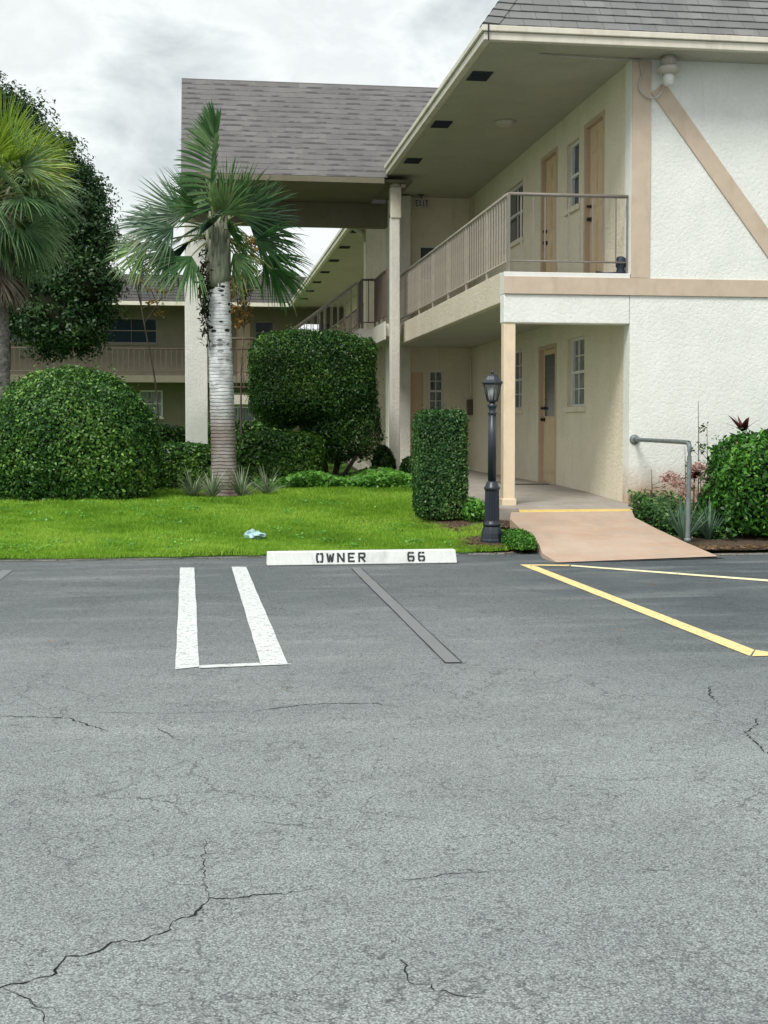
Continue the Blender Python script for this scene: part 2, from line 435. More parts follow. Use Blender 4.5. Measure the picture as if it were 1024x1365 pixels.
M['petiole'] = m_bark('petiole', (.10, .14, .05), (.20, .22, .09), (3, 3, 3), .2)
def m_palmtrunk():
    t = NT('ringed_palm_trunk')
    x, y, z = t.sep()
    zd = t.math('ADD', z, t.math('MULTIPLY', t.noise(3, 3), .05))
    w = t.n('ShaderNodeTexWave', wave_type='BANDS', bands_direction='Z'); t.l(t.mapp((1, 1, 1)), w.inputs[0])
    w.inputs['Scale'].default_value = 6.5; w.inputs['Distortion'].default_value = 2.4; w.inputs['Detail'].default_value = 3
    w.inputs['Detail Scale'].default_value = 1.2
    ring = t.math('MULTIPLY', t.ramp(w.outputs['Fac'], [(.0, 1.), (.28, 0.)]), t.mr(z, 1.9, .9, .22, 1.))
    lich = t.noise(7, 6, .68); bl = t.noise(2.2, 4, vec=t.mapp((1.5, 1.5, 1)))
    c = t.mix(t.ramp(lich, [(.36, 0.), (.60, 1.)]), (.38, .40, .41), (.68, .71, .73))
    low = t.mr(zd, 1.5, .9)                       # older bare brown-grey wood near the foot
    c = t.mix(t.math('MULTIPLY', low, t.ramp(bl, [(.2, .5), (.6, 1.)]), clamp=True), c, (.23, .19, .165))
    c = t.mix(t.math('MULTIPLY', ring, .75), c, (.10, .085, .07))
    # leaf-scar notches on the upper stem
    ang = t.math('ARCTAN2', t.math('ADD', y, 0.), t.math('ADD', x, .08)); cb = t.n('ShaderNodeCombineXYZ'); t.setin(cb.inputs[0], t.math('MULTIPLY', ang, 1.12)); t.setin(cb.inputs[1], t.math('MULTIPLY', z, 15.)); v = t.vor(1, vec=cb.outputs[0], out='Distance', rand=.7)
    up = t.mr(z, 1.75, 2.3)
    sc = t.math('MULTIPLY', t.ramp(v, [(.27, 1.), (.36, 0.)]), up, clamp=True)
    c = t.mix(sc, c, (.03, .028, .025))
    h = t.math('SUBTRACT', t.math('MULTIPLY', lich, .6), t.math('ADD', ring, t.math('MULTIPLY', sc, 1.5)))
    return t.bsdf(c, .9, t.bump(h, .8, .02), spec=.2)
M['palmtrunk'] = m_palmtrunk()
M['boots'] = m_bark('palm_leaf_bases', (.13, .15, .10), (.30, .31, .24), (9, 9, 1.2), .8)
M['palmtrunk2'] = m_bark('grey_palm_trunk', (.07, .065, .06), (.24, .23, .22), (5, 5, 7), .9)
M['bag'] = m_paint('pale_blue_plastic', (.42, .62, .66), .3, .15, .3, 12)
# ------------------------------------------------------------------ terrain
def sm(t): t = max(0, min(1, t)); return t*t*(3-2*t)
def hz(x, y):       # height of the planted ground
    h = .035+.265*sm((y-12.5)/4.2)+.07*sm((y-17)/5)
    return h+.012*sin(x*1.7+y*.6)+.008*sin(x*3.1-y*1.9)
def curb(x):        # the ragged front edge of the lawn
    e = 12.50+.05*sm((x+1)/4)+.022*sin(x*2.3)+.014*sin(x*6.1+1)
    if x > 2.75: e += .30*max(0, (x-2.75)/.6)**2.2
    if x > 4.4: e = 12.15+.02*sin(x*5)
    return e

m = MB(); m.face([(-400, -200, -.06), (400, -200, -.06), (400, 700, -.06), (-400, 700, -.06)])
m.build('ground', M['ground'], kind='structure')
m = MB(); m.box(-40, 40, -40, 13.2, -.05, 0)
lot = m.build('parking_lot', M['asphalt'], kind='structure')

xs = np.concatenate([np.arange(-30, -4, 1.0), np.arange(-4, 7, .09), np.arange(7, 31, 1.0)])
tt = np.concatenate([np.linspace(0, .04, 5), np.linspace(.05, .5, 60), np.linspace(.52, 1, 20)])
V = []; 
for x in xs:
    y0 = curb(x)
    for j, t in enumerate(tt):
        y = y0+t*(48-y0)
        z = hz(x, y)
        if j == 0: z = -.01
        elif j < 5: z = min(z, .005+.035*(j/4))
        V.append((x, y, z))
n = len(tt); F = []
for i in range(len(xs)-1):
    for j in range(n-1):
        F.append((i*n+j, (i+1)*n+j, (i+1)*n+j+1, i*n+j+1))
lawn = link('lawn', npmesh('lawn', V, F, M['lawnbase'], smooth=True)); lawn['kind'] = 'structure'

def sheet(name, poly, z, mat, parent=None, zf=None, label=None, kind=None, sub=0):
    m = MB(); m.prism(poly, (lambda x, y: (zf(x, y) if zf else 0)+z-.03), (lambda x, y: (zf(x, y) if zf else 0)+z))
    o = m.build(name, mat, parent, kind=kind)
    if label: o['label'] = label
    return o

# pavement markings, 4 mm above the asphalt
def wob_poly(poly, step=.25, amp=.006):
    out = []
    for i, p in enumerate(poly):
        q = poly[(i+1) % len(poly)]; L = math.dist(p, q); k = max(1, int(L/step))
        for j in range(k):
            t = j/k; a = amp if 0 < j else amp*.3
            out.append((p[0]+(q[0]-p[0])*t+random.uniform(-a, a), p[1]+(q[1]-p[1])*t+random.uniform(-a, a)))
    return out
def mark(name, poly, mat, z=.004, label=None, amp=.0025):
    poly = wob_poly(poly, amp=amp)
    m = MB(); m.face([(x, y, z) for x, y in poly])
    o = m.build(name, mat, lot)
    if label: o['label'] = label
    return o
mark('white_stripe', [(-.161,6.805),(-.036,6.86),(-.10,11.66),(-.229,11.68)], M['wpaint'], label='left white stall stripe of the U')
mark('white_stripe', [(.293,6.93),(.44,6.87),(.366,11.66),(.237,11.675)], M['wpaint'], label='right white stall stripe of the U')
mark('white_stripe', [(-.036,6.815),(.46,6.86),(.46,6.869),(.2925,6.927),(-.036,6.895)], M['wpaint'], .0045, 'white cross bar closing the U')
mark('blackout_stripe', [(1.295,6.79),(1.38,6.78),(1.392,11.46),(1.305,11.46)], M['gpaint'], label='blacked-out stall stripe right of the U')
mark('blackout_stripe', [(-1.80,6.8),(-1.70,6.8),(-1.70,11.7),(-1.80,11.7)], M['gpaint'], label='blacked-out stall stripe at the left edge')
mark('yellow_stripe', [(3.02,6.75),(3.13,6.93),(3.00,11.38),(3.0,11.48),(2.886,11.49)], M['ypaint'], label='long yellow stall stripe')
mark('yellow_stripe', [(3.03,6.74),(5.2,6.66),(5.2,6.76),(3.19,6.835),(3.134,6.925)], M['ypaint'], .0045, 'yellow stripe across the foot of the aisle')
mark('yellow_stripe', [(3.22,6.84),(3.36,6.835),(4.7,8.5),(4.56,8.56)], M['ypaint'], .005, 'slanting yellow hatch stripe')
mark('yellow_stripe', [(3.006,11.385),(3.30,11.30),(3.34,11.40),(3.0,11.478)], M['ypaint'], .0045, 'short yellow stripe at the ramp foot')
mark('yellow_stripe', [(3.31,11.29),(4.66,9.90),(4.75,9.99),(3.35,11.39)], M['lypaint'], .0045, 'thin slanting pale yellow stripe of the aisle')
for poly in ([(-.36,6.6),(-.1,6.5)],): pass

for xa, xb in ((1.287,1.296),(1.378,1.386)):
    mark('stripe_seam', [(xa,6.785),(xb,6.785),(xb+.012,11.4),(xa+.012,11.4)], M['seam'], .0052, amp=.002)
mark('stripe_seam', [(1.29,6.78),(1.38,6.772),(1.38,6.784),(1.29,6.792)], M['seam'], .0058, amp=.002)
# cracks opened in the asphalt
def gp(px, py):     # photograph measurement -> point of the lot surface
    F_, CX_, CY_ = 1700., 512., 637.2; P = R(2.4); T = R(8)
    fw = Vector((sin(T)*cos(P), cos(T)*cos(P), -sin(P))); r = Vector((cos(T), -sin(T), 0)); u = r.cross(fw)
    d = fw+r*((px-CX_)/F_)+u*((CY_-py)/F_); t = -1.3/d.z
    return (d.x*t, d.y*t)
def crack(pts, w=.006):
    w *= .62
    P = [gp(*p) for p in pts]; Q = []
    for i in range(len(P)-1):
        a, b = P[i], P[i+1]; L = math.dist(a, b); k = max(2, int(L/.018))
        for j in range(k):
            t = j/k; am = .006*min(1, j)
            Q.append((a[0]+(b[0]-a[0])*t+random.gauss(0, am), a[1]+(b[1]-a[1])*t+random.gauss(0, am)))
    Q.append(P[-1]); m = MB(); n = len(Q); V = []
    for i, q in enumerate(Q):
        a = Q[max(0, i-1)]; b = Q[min(n-1, i+1)]; d = Vector((b[0]-a[0], b[1]-a[1])); d = d.normalized() if d.length > 0 else Vector((1, 0))
        ww = w*random.uniform(.25, 1.2)*(min(1, (n-1-i)/12+.15))*min(1, i/6+.3)*.5
        V.append(((q[0]-d.y*ww, q[1]+d.x*ww, .0018), (q[0]+d.y*ww, q[1]-d.x*ww, .0018)))
    for i in range(n-1): m.face([V[i][0], V[i][1], V[i+1][1], V[i+1][0]])
    return m.build('crack', M['crack'], lot)
crack([(-20,1330),(0,1317),(40,1308),(75,1298),(88,1275),(120,1272),(165,1253),(192,1254),(220,1243),(230,1229),(260,1220),(279,1197),(310,1199),(350,1193),(400,1189),(432,1186)], .010)
crack([(279,1197),(272,1180),(245,1180),(200,1174)], .006)
crack([(272,1180),(272,1130),(277,1113)], .005)
crack([(5,1318),(35,1331),(48,1343),(100,1352),(135,1350)], .007)
crack([(38,1332),(60,1365),(75,1390)], .006)
crack([(0,955),(45,956),(92,957),(120,968),(148,976)], .014)
crack([(210,970),(228,981),(240,988)], .010)
crack([(340,948),(400,940),(450,938),(498,938),(540,943)], .012)
crack([(120,950),(230,951),(340,948)], .007)
crack([(945,915),(948,930),(962,942)], .012)
crack([(900,938),(945,940)], .008)
crack([(1010,958),(1008,970),(992,976),(1010,992),(1030,1012)], .012)
crack([(520,1170),(548,1173),(600,1165),(660,1160),(725,1160)], .005)
crack([(525,1270),(540,1290),(545,1310),(575,1317),(610,1328),(700,1340)], .006)
crack([(170,1060),(232,1071),(262,1075)], .006)
crack([(330,1095),(380,1100),(440,1106),(500,1108)], .005)
crack([(160,1213),(200,1203),(240,1195)], .004)
crack([(440,1330),(470,1335),(478,1362)], .005)

# thin gritty strip along the lawn and the bed
def strip(x0, x1, wf, name, label):
    xs_ = np.arange(x0, x1, .12); a = [(x, curb(x)+.03) for x in xs_]; b = [(x, curb(x)-wf(x)+random.uniform(-.015, .015)) for x in xs_]
    m = MB(); 
    for i in range(len(xs_)-1): m.face([(*b[i], .003), (*b[i+1], .003), (*a[i+1], .006), (*a[i], .006)])
    o = m.build(name, M['edge'], lot); o['label'] = label
strip(-12, 2.6, lambda x: .05+.02*sin(x*3), 'concrete_edge', 'gritty edge in front of the lawn')
strip(2.6, 3.3, lambda x: .13+.03*sin(x*9), 'concrete_edge', 'gritty edge in front of the lamp post')
strip(4.75, 9, lambda x: .12+.03*sin(x*5), 'concrete_edge', 'pale gritty edge in front of the planting bed')

# mulch
def blob(cx, cy, rx, ry, n=26, j=.12):
    return [(cx+rx*cos(2*pi*i/n)*(1+random.uniform(-j, j)), cy+ry*sin(2*pi*i/n)*(1+random.uniform(-j, j))) for i in range(n)]
def bed(poly, dz=.012):
    m = MB(); cx = sum(p[0] for p in poly)/len(poly); cy = sum(p[1] for p in poly)/len(poly)
    ring = [poly, [((p[0]*.55+cx*.45), (p[1]*.55+cy*.45)) for p in poly]]
    H = lambda x, y, k: hz(x, y)+dz+k
    n = len(poly)
    for i in range(n):
        j = (i+1) % n
        m.face([(*ring[0][i], H(*ring[0][i], 0)), (*ring[0][j], H(*ring[0][j], 0)), (*ring[1][j], H(*ring[1][j], .02)), (*ring[1][i], H(*ring[1][i], .02))])
        m.face([(*ring[1][i], H(*ring[1][i], .02)), (*ring[1][j], H(*ring[1][j], .02)), (cx, cy, H(cx, cy, .02))])
    return m
beds = [blob(2.95, 13.05, .33, .42), blob(2.95, 14.6, .62, .75), blob(.28, 18.1, .55, .5), blob(1.9, 20.6, 1.9, .9),
        [(4.86,12.22),(5.4,12.16),(6.5,12.2),(8.6,12.2),(8.6,14.7),(6.8,14.74),(5.08,14.74),(5.0,13.4)]]
for p in beds: bed(p).build('mulch_bed', M['mulch'], kind='structure')

# loose mulch chips and litter along the edges (uncountable)
def chips(n, region, size, mat, name, label):
    V = []; F = []
    for i in range(n):
        x, y = region(); z = (max(hz(x, y), 0)+.03) if y > curb(x) else .010
        a = random.uniform(0, 2*pi); l = size*random.uniform(.5, 1.4); w = l*random.uniform(.25, .6)
        u = Vector((cos(a), sin(a), random.uniform(-.4, .4)))*l; v = Vector((-sin(a), cos(a), random.uniform(-.4, .4)))*w
        c = Vector((x, y, z)); b = len(V); V += [c-u-v, c+u-v, c+u+v, c-u+v]; F.append((b, b+1, b+2, b+3))
    o = link(name, npmesh(name, [tuple(v) for v in V], F, mat, rnd=rng.random(len(F))))
    return tag(o, label, name.replace('_', ' '), kind='stuff')
def reg():
    k = random.random()
    if k < .3: return random.gauss(2.95, .17), random.gauss(12.95, .22)
    if k < .6: return random.gauss(2.98, .28), random.gauss(14.45, .3)
    return random.uniform(4.9, 6.6), 12.16+abs(random.gauss(0, .25))
chips(3200, reg, .016, M['lf_dry'], 'mulch_chips', 'loose dry mulch chips round the lamp post and under the hedges')

# ------------------------------------------------------------------ entrance path
def zr(x, y): return .006+.279*max(0, min(1, (y-11.62)/(14.47-11.62)))
m = MB()
L = [(3.27,11.60),(3.25,12.05),(3.34,12.5),(3.36,13.3),(3.40,14.0),(3.52,14.44)]
Rr = [(4.93,11.78),(4.92,12.0),(4.885,12.5),(4.86,13.3),(4.86,14.0),(4.98,14.44)]
for i in range(5):
    a, b, c, d = L[i], Rr[i], Rr[i+1], L[i+1]
    m.face([(*a, zr(*a)), (*b, zr(*b)), (*c, zr(*c)), (*d, zr(*d))])
    for p, q in ((a, d), (b, c)):
        m.face([(*p, -.02), (*q, -.02), (*q, zr(*q)), (*p, zr(*p))])
m.build('path', M['ramp'], kind='structure')

mark('ramp_seam', [(3.24,11.565),(4.2,11.665),(5.0,11.75),(4.97,11.80),(4.2,11.71),(3.26,11.615)], M['seam'], .0065, amp=.008)
# ------------------------------------------------------------------ building parts
SZ = 5.63; F2 = 3.08; XW = 5.06; YF = 14.75; XE = 3.13; GY = 14.2; MS = 1.4

def slope(m, o, along, up, nrm, length, a0, a1, course=.13, lift=.012):
    o, along, up, nrm = map(Vector, (o, along, up, nrm)); up.normalize(); nrm.normalize()
    k = int(math.ceil(length/course))
    for i in range(k):
        s0, s1 = i*course, min(length, (i+1)*course)
        p = [o+along*a0(s0)+up*s0, o+along*a1(s0)+up*s0, o+along*a1(s1)+up*s1, o+along*a0(s1)+up*s1]
        lo = [p[0]+nrm*lift, p[1]+nrm*lift]
        e = .002
        m.face([lo[0], lo[1], p[2], p[3]], [(a0(s0), s0+e), (a1(s0), s0+e), (a1(s1), s0+course-e), (a0(s1), s0+course-e)])
        m.face([p[0], p[1], lo[1], lo[0]], [(a0(s0), s0+e), (a1(s0), s0+e), (a1(s0), s0+.012), (a0(s0), s0+.012)])

def window(ax, pl, a0, a1, b0, b1, parent, glassm, frame='white', muntin=(1, 1), depth=.10, sign=1, sill=True, mid=True, fw=.035):
    """window set in an opening of a wall; sign=+1: the wall body lies on the + side of pl. -> frame with pane and sill"""
    P = (lambda m, u0, u1, t0, t1, z0, z1: m.box(pl+sign*t0 if sign > 0 else pl-t1, pl+t1 if sign > 0 else pl-t0, u0, u1, z0, z1)) if ax == 'x' else \
        (lambda m, u0, u1, t0, t1, z0, z1: m.box(u0, u1, pl+t0, pl+t1, z0, z1))
    m = MB(); d = depth
    P(m, a0, a0+fw, d-.04, d+.01, b0, b1); P(m, a1-fw, a1, d-.04, d+.01, b0, b1)
    P(m, a0+fw, a1-fw, d-.04, d+.01, b1-fw, b1); P(m, a0+fw, a1-fw, d-.04, d+.01, b0, b0+fw)
    zm = (b0+b1)/2
    if mid: P(m, a0+fw, a1-fw, d-.05, d+.005, zm-.02, zm+.02)
    for k in range(1, muntin[0]):
        u = a0+(a1-a0)*k/muntin[0]
        P(m, u-.009, u+.009, d-.018, d+.002, b0+fw, (zm-.02 if mid else b1-fw))
        if mid: P(m, u-.009, u+.009, d-.018, d+.002, zm+.02, b1-fw)
    rows = muntin[1]
    us = [a0+fw]+[a0+(a1-a0)*k/muntin[0] for k in range(1, muntin[0])]+[a1-fw]
    for (lo, hi) in (((b0+fw, zm-.02), (zm+.02, b1-fw)) if mid else ((b0+fw, b1-fw),)):
        for k in range(1, rows):
            z = lo+(hi-lo)*k/rows
            for i in range(len(us)-1):
                P(m, us[i]+(.009 if i else 0), us[i+1]-(.009 if i < len(us)-2 else 0), d-.016, d+.001, z-.008, z+.008)
    w = m.build('window', M[frame], parent, bevel=.003)
    m = MB(); P(m, a0+fw*.5, a1-fw*.5, d+.012, d+.02, b0+fw*.5, b1-fw*.5); m.build('pane', M[glassm], w)
    if sill:
        m = MB(); P(m, a0-.05, a1+.05, -.045, d-.042, b0-.055, b0-.002) if False else P(m, a0-.05, a1+.05, -.045, -.003, b0-.075, b0-.003)
        m.build('sill', M['cream' if frame == 'white' else 'rearwall'], w, bevel=.006)
    return w

def door(y0, y1, z0, z1, parent, label=None, half_glass=False, hinge_right=True, screen=False):
    fw = .055; pl = XW
    m = MB()
    m.box(pl-.012, pl+.11, y0, y0+fw, z0, z1); m.box(pl-.012, pl+.11, y1-fw, y1, z0, z1); m.box(pl-.012, pl+.11, y0+fw, y1-fw, z1-fw, z1)
    d = MB(); a0, a1 = y0+fw, y1-fw; t0, t1 = pl+.06, pl+.10; zt = z1-fw
    d.box(t0, t1, a0, a1, z0+.01, zt)
    W = a1-a0
    if not half_glass:
        for cx0, cx1 in ((a0+.10, a0+W/2-.04), (a0+W/2+.04, a1-.10)):
            for q0, q1 in ((.10, .42), (.50, .78), (.84, .95)):
                zz0 = z0+(zt-z0)*q0; zz1 = z0+(zt-z0)*q1
                d.box(t0-.008, t0-.001, cx0, cx1, zz0, zz1); d.box(t0-.014, t0-.0085, cx0+.03, cx1-.03, zz0+.03, zz1-.03)
    else:
        d.box(t0-.010, t0-.001, a0+.08, a1-.08, z0+.15, z0+.72); d.box(t0-.016, t0-.0105, a0+.12, a1-.12, z0+.19, z0+.68)
    dd = d.build('door', M['door'], parent, bevel=.004)
    if label: dd['label'] = label
    m.build('door_frame', M['doorframe'], dd, bevel=.004)
    if half_glass:
        g = MB(); g.box(t0-.006, t0-.001, a0+.09, a1-.09, z0+1.0, zt-.08)
        for i in range(9):
            z = z0+1.0+(zt-.08-z0-1.0)*(i+.5)/9
            g.box(t0-.014, t0-.007, a0+.09, a1-.09, z-.004, z+.004)
        g.build('glass_louvre', M['glass'], dd)
    hy = a1-.07 if hinge_right else a0+.07
    for zz, rr, nm_ in ((z0+.95, .028, 'handle'), (z0+1.12, .022, 'deadbolt')):
        h = MB()
        h.tube([(t0, hy, zz), (t0-.02, hy, zz)], rr*1.1, 12); h.tube([(t0-.02, hy, zz), (t0-.055, hy, zz), (t0-.065, hy, zz)], [rr*.5, rr, rr*.6], 12)
        h.build(nm_, M['brass'], dd)
    return dd

def rail_run(parent, pts, zb, zt, mat, bar, r=.009, top=.022, post_every=8, names=True, zslope=None, label=None, sq=False, bottom=.1):
    """railing along straight plan points; parts: railing (top and bottom rail, posts) > baluster copies"""
    m = MB(); spots = []
    for i in range(len(pts)-1):
        a, b = Vector(pts[i]), Vector(pts[i+1]); d = b-a; L = Vector((d.x, d.y, 0)).length
        m.tube([a+Vector((0,0,zt)), b+Vector((0,0,zt))], top, 8)
        m.tube([a+Vector((0,0,zb+bottom)), b+Vector((0,0,zb+bottom))], r*1.3, 6)
        k = max(1, int(round(L/bar)))
        for j in range(k+1):
            p = a+d*(j/k)
            if j % post_every == 0 or j == k:
                if i > 0 and j == 0: continue
                m.box(p.x-.014, p.x+.014, p.y-.014, p.y+.014, p.z+zb-.05, p.z+zt-.012)
            else: spots.append(p)
    rl = m.build('railing', mat, parent)
    if label: rl['label'] = label
    b = MB(); p = spots[0]; w = r*.8
    b.box(p.x-w, p.x+w, p.y-w, p.y+w, p.z+zb+bottom, p.z+zt-top*.6)
    first = b.build('baluster', mat, rl, origin=p)
    for q in spots[1:]:
        c = first.copy(); COL.objects.link(c); c.parent = rl; c.location = q-wbase(rl)
    return rl

def vents(parent, ys, x0=3.28, x1=3.54):
    for y in ys:
        m = MB(); m.box(x0, x1, y-.21, y+.21, SZ-.010, SZ-.003)
        for k in range(6):
            yy = y-.16+k*.064
            m.box(x0+.01, x1-.01, yy-.008, yy+.008, SZ-.018, SZ-.0105)
        m.build('soffit_vent', M['dark'], parent)

# ================= main block =================
B = thing('apartment_building', (XW, YF, 0), 'white and cream stucco apartment block with tan timber bands and corner balcony', 'apartment building')
holes_up = [(15.84,16.70,F2+.0,5.30),(16.96,17.54,4.30,5.21),(18.02,18.92,F2,5.31),(20.05,21.42,4.30,5.22)]
holes_lo = [(16.65,17.46,1.55,2.50),(18.02,19.0,.425,2.48),(20.08,21.52,1.55,2.52)]
m = MB(); m.wall('x', XW, .22, YF+.222, 24.2, F2-.0, SZ+.05, holes_up)
m.wall('x', XW, .22, YF+.222, 24.2, -.05, 2.78, holes_lo)
m.build('side_wall', M['cream'], B)['label'] = 'cream gallery wall behind the balcony and walkway'
m = MB(); m.wall('y', YF, .22, XW-.02, 14, -.1, SZ+.06)
m.box(3.50, XW-.022, YF, YF+.2, 2.50, 2.838)
m.build('front_wall', M['facade'], B, bevel=.012)['label'] = 'white stucco end wall with stained foot'
m = MB()
m.box(3.50, 14, YF-.025, YF-.002, 2.84, 3.045)
m.box(XW-.015, 5.275, YF-.022, YF-.002, 3.0475, SZ-.02)
def diag(xa, za, xb, zb, w=.105):
    d = Vector((xb-xa, 0, zb-za)).normalized(); n_ = Vector((d.z, 0, -d.x))*w
    a, b = Vector((xa, 0, za)), Vector((xb, 0, zb)); y0, y1 = YF-.020, YF-.002
    q = [a-n_, a+n_, b+n_, b-n_]
    m.hexa([(q[0].x,y1,q[0].z),(q[1].x,y1,q[1].z),(q[1].x,y0,q[1].z),(q[0].x,y0,q[0].z),(q[3].x,y1,q[3].z),(q[2].x,y1,q[2].z),(q[2].x,y0,q[2].z),(q[3].x,y0,q[3].z)])
diag(5.36, 5.30, 7.03, 3.15)
diag(8.79, 5.30, 7.22, 3.15)
m.box(8.87, 9.1, YF-.022, YF-.002, 3.0475, SZ-.02)
m.build('timber_band', M['tan'], B, bevel=.004)
# balcony slab, fascia, ceilings
m = MB(); m.box(3.60, XW-.003, YF+.203, 24.2, 2.80, F2)
m.build('balcony_floor', M['slab'], B)
m = MB(); m.box(3.50, 3.597, YF+.203, 23.85, 2.75, F2+.03)
m.build('balcony_fascia', M['fascia_cream'], B, bevel=.008)
m = MB(); m.box(3.50, XW-.0, YF-.0, YF+.2, 2.8385, F2+.02)
m.build('balcony_fascia', M['white'], B, bevel=.006)['label'] = 'white kerb under the front railing'
m = MB(); m.box(3.598, XW-.003, YF+.203, 24.2, 2.77, 2.797)
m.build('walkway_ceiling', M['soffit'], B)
m = MB(); m.wall('y', 24.2, .2, 3.62, XW-.003, -.05, 2.768, [(3.93,4.16,.38,2.30),(4.27,4.56,1.55,2.34)])
m.wall('y', 24.2, .2, 3.62, XW-.003, F2+.002, SZ-.003, [(4.08,4.42,4.05,4.72)])
m.build('end_wall', M['cream'], B)['label'] = 'shaded cream wall closing the far end of the gallery'
window('y', 24.2, 4.27, 4.56, 1.55, 2.34, B, 'glass_curtain', muntin=(2, 2), depth=.07)
window('y', 24.2, 4.08, 4.42, 4.05, 4.72, B, 'glass', depth=.07, sill=False)
m = MB(); m.box(3.93, 4.16, 24.23, 24.27, .38, 2.30)
m.build('door', M['door'], B)['label'] = 'narrow tan door in the far end wall'
m = MB(); m.tube([(XW-.03, 23.75, 5.5), (XW-.03, 23.75, 3.1)], .015, 8); m.tube([(XW-.03, 23.9, 2.6), (XW-.03, 23.9, 1.75)], .015, 8)
m.build('conduit', M['cream'], B)
m = MB(); m.box(XW-.09, XW-.003, 23.82, 23.98, 1.48, 1.78); m.box(XW-.10, XW-.091, 23.84, 23.96, 1.50, 1.76)
m.build('meter_box', M['raildark'], B, bevel=.005)
# windows and doors on the gallery wall
window('x', XW, 16.96, 17.54, 4.30, 5.21, B, 'glass', muntin=(1, 1))
window('x', XW, 20.05, 21.42, 4.30, 5.22, B, 'glass', muntin=(2, 1))
window('x', XW, 16.65, 17.46, 1.55, 2.50, B, 'glass_curtain', muntin=(3, 2))
window('x', XW, 20.08, 21.52, 1.55, 2.52, B, 'glass_curtain', muntin=(3, 2))
door(15.84, 16.70, F2+.002, 5.30, B, 'upper tan panelled door nearest the balcony corner')
door(18.02, 18.92, F2+.002, 5.31, B, 'second upper tan panelled door')
door(18.02, 19.0, .427, 2.48, B, 'ground floor tan door with louvred glass upper half', half_glass=True)
# walkway slab
m = MB()
ys = [(YF+.22, .35), (16.5, .40), (18.0, .425), (24.2, .425)]
prev = None
m.face([(3.36,14.55,.300),(XW-.02,14.55,.300),(XW-.02,YF+.0,.345),(3.36,YF+.0,.345)])
m.face([(3.36,YF,.345),(XW+.0,YF,.345),(XW,16.5,.40),(3.36,16.5,.40)])
m.face([(3.36,16.5,.40),(XW,16.5,.40),(XW,18,.425),(3.36,18,.425)])
m.face([(3.36,18,.425),(XW,18,.425),(XW,24.2,.425),(3.36,24.2,.425)])
m.face([(3.36,14.55,-.05),(3.36,24.2,-.05),(3.36,24.2,.425),(3.36,18,.425),(3.36,16.5,.40),(3.36,YF,.345),(3.36,14.55,.30)])
m.build('walkway_slab', M['slab'], B)
m = MB(); m.hexa([(3.62,14.44,.20),(4.99,14.44,.20),(4.99,14.548,.20),(3.62,14.548,.20),(3.62,14.44,.290),(4.99,14.44,.290),(4.99,14.548,.305),(3.62,14.548,.305)])
m.build('slab_edge', M['yedge'], B, bevel=.01)['label'] = 'worn yellow step edge'
m = MB(); m.box(3.385, 3.615, 14.45, 14.68, .15, .335)
m.build('post_footing', M['slab'], B, bevel=.012)
m = MB(); m.box(3.515, 3.65, 14.60, 14.735, .29, 2.50) if False else m.box(3.505, 3.645, 14.765, 14.905, .29, 2.498)
post = m.build('corner_post', M['post'], B, bevel=.006)
m = MB(); m.box(3.488, 3.662, 14.745, 14.925, .33, .42); m.build('post_base', M['post'], post, bevel=.01)
# railings of the balcony
rail_run(B, [(3.577, 23.8, F2), (3.577, 14.87, F2)], .06, .945, M['raillight'], .145, r=.011, post_every=9, label='long side railing of the balcony')
rail_run(B, [(3.577, 14.84, F2), (5.035, 14.84, F2)], .06, .945, M['rail'], .15, r=.009, post_every=30, label='short front railing of the balcony')
# roof
def roof_block(parent, y0, y1, hip_front, matk, ztop=6.95, course=.13):
    Lr = (ztop-5.78)*math.sqrt(1+MS*MS)/MS; run = (ztop-5.78)/MS; c = 1/math.sqrt(1+MS*MS)
    m = MB()
    slope(m, (XE, y0, 5.78), (0, 1, 0), (1, 0, MS), (-MS, 0, 1), Lr, (lambda s: s*c) if hip_front else (lambda s: 0), lambda s: y1-y0, course)
    if hip_front: slope(m, (XE, y0, 5.78), (1, 0, 0), (0, 1, MS), (0, -MS, 1), Lr, lambda s: s*c, lambda s: 14-XE, course)
    yt = y0+(run if hip_front else 0)
    m.face([(XE+run, yt, ztop), (14, yt, ztop), (14, y1, ztop), (XE+run, y1, ztop)], [(0,0),(10,0),(10,9),(0,9)])
    m.face([(14, y0, 5.7), (14, y1, 5.7), (14, y1, ztop), (14, yt, ztop)])
    m.face([(XE+run, y1, ztop), (14, y1, ztop), (14, y1, 5.7), (XE, y1, 5.7)])
    if not hip_front: m.face([(XE+run, y0, ztop), (14, y0, ztop), (14, y0, 5.7), (XE, y0, 5.7)])
    r = m.build('roof', M[matk], parent)
    if hip_front:
        m = MB(); h = Vector((1, 1, MS)).normalized(); n1 = Vector((0, -MS, 1)).normalized(); n2 = Vector((-MS, 0, 1)).normalized()
        o = Vector((XE, y0, 5.78)); e1 = Vector((1, 0, 0)); e2 = Vector((0, 1, 0))
        s = 0
        while s < 1.5:
            p = o+h*s; q = o+h*(s+.16); up = (n1+n2).normalized()
            u = Vector((s*2.1, 0, 0)).x
            a0, a1 = p+up*.035, q+up*.016
            m.face([a0, p+e1*.17+n1*.024, q+e1*.17+n1*.010, a1], [(u, .01), (u+.15, .01), (u+.15, .12), (u, .12)])
            m.face([a0, a1, q+e2*.17+n2*.010, p+e2*.17+n2*.024], [(u, .01), (u, .12), (u+.15, .12), (u+.15, .01)])
            m.face([a0, p+e1*.17+n1*.024, p+e1*.17, p], [(u, .002)]*4)
            m.face([a0, p, p+e2*.17, p+e2*.17+n2*.024], [(u, .002)]*4)
            s += .145
        m.build('hip_cap', M[matk], r)
    return r
roof_block(B, GY, 22.05, True, 'shingle')
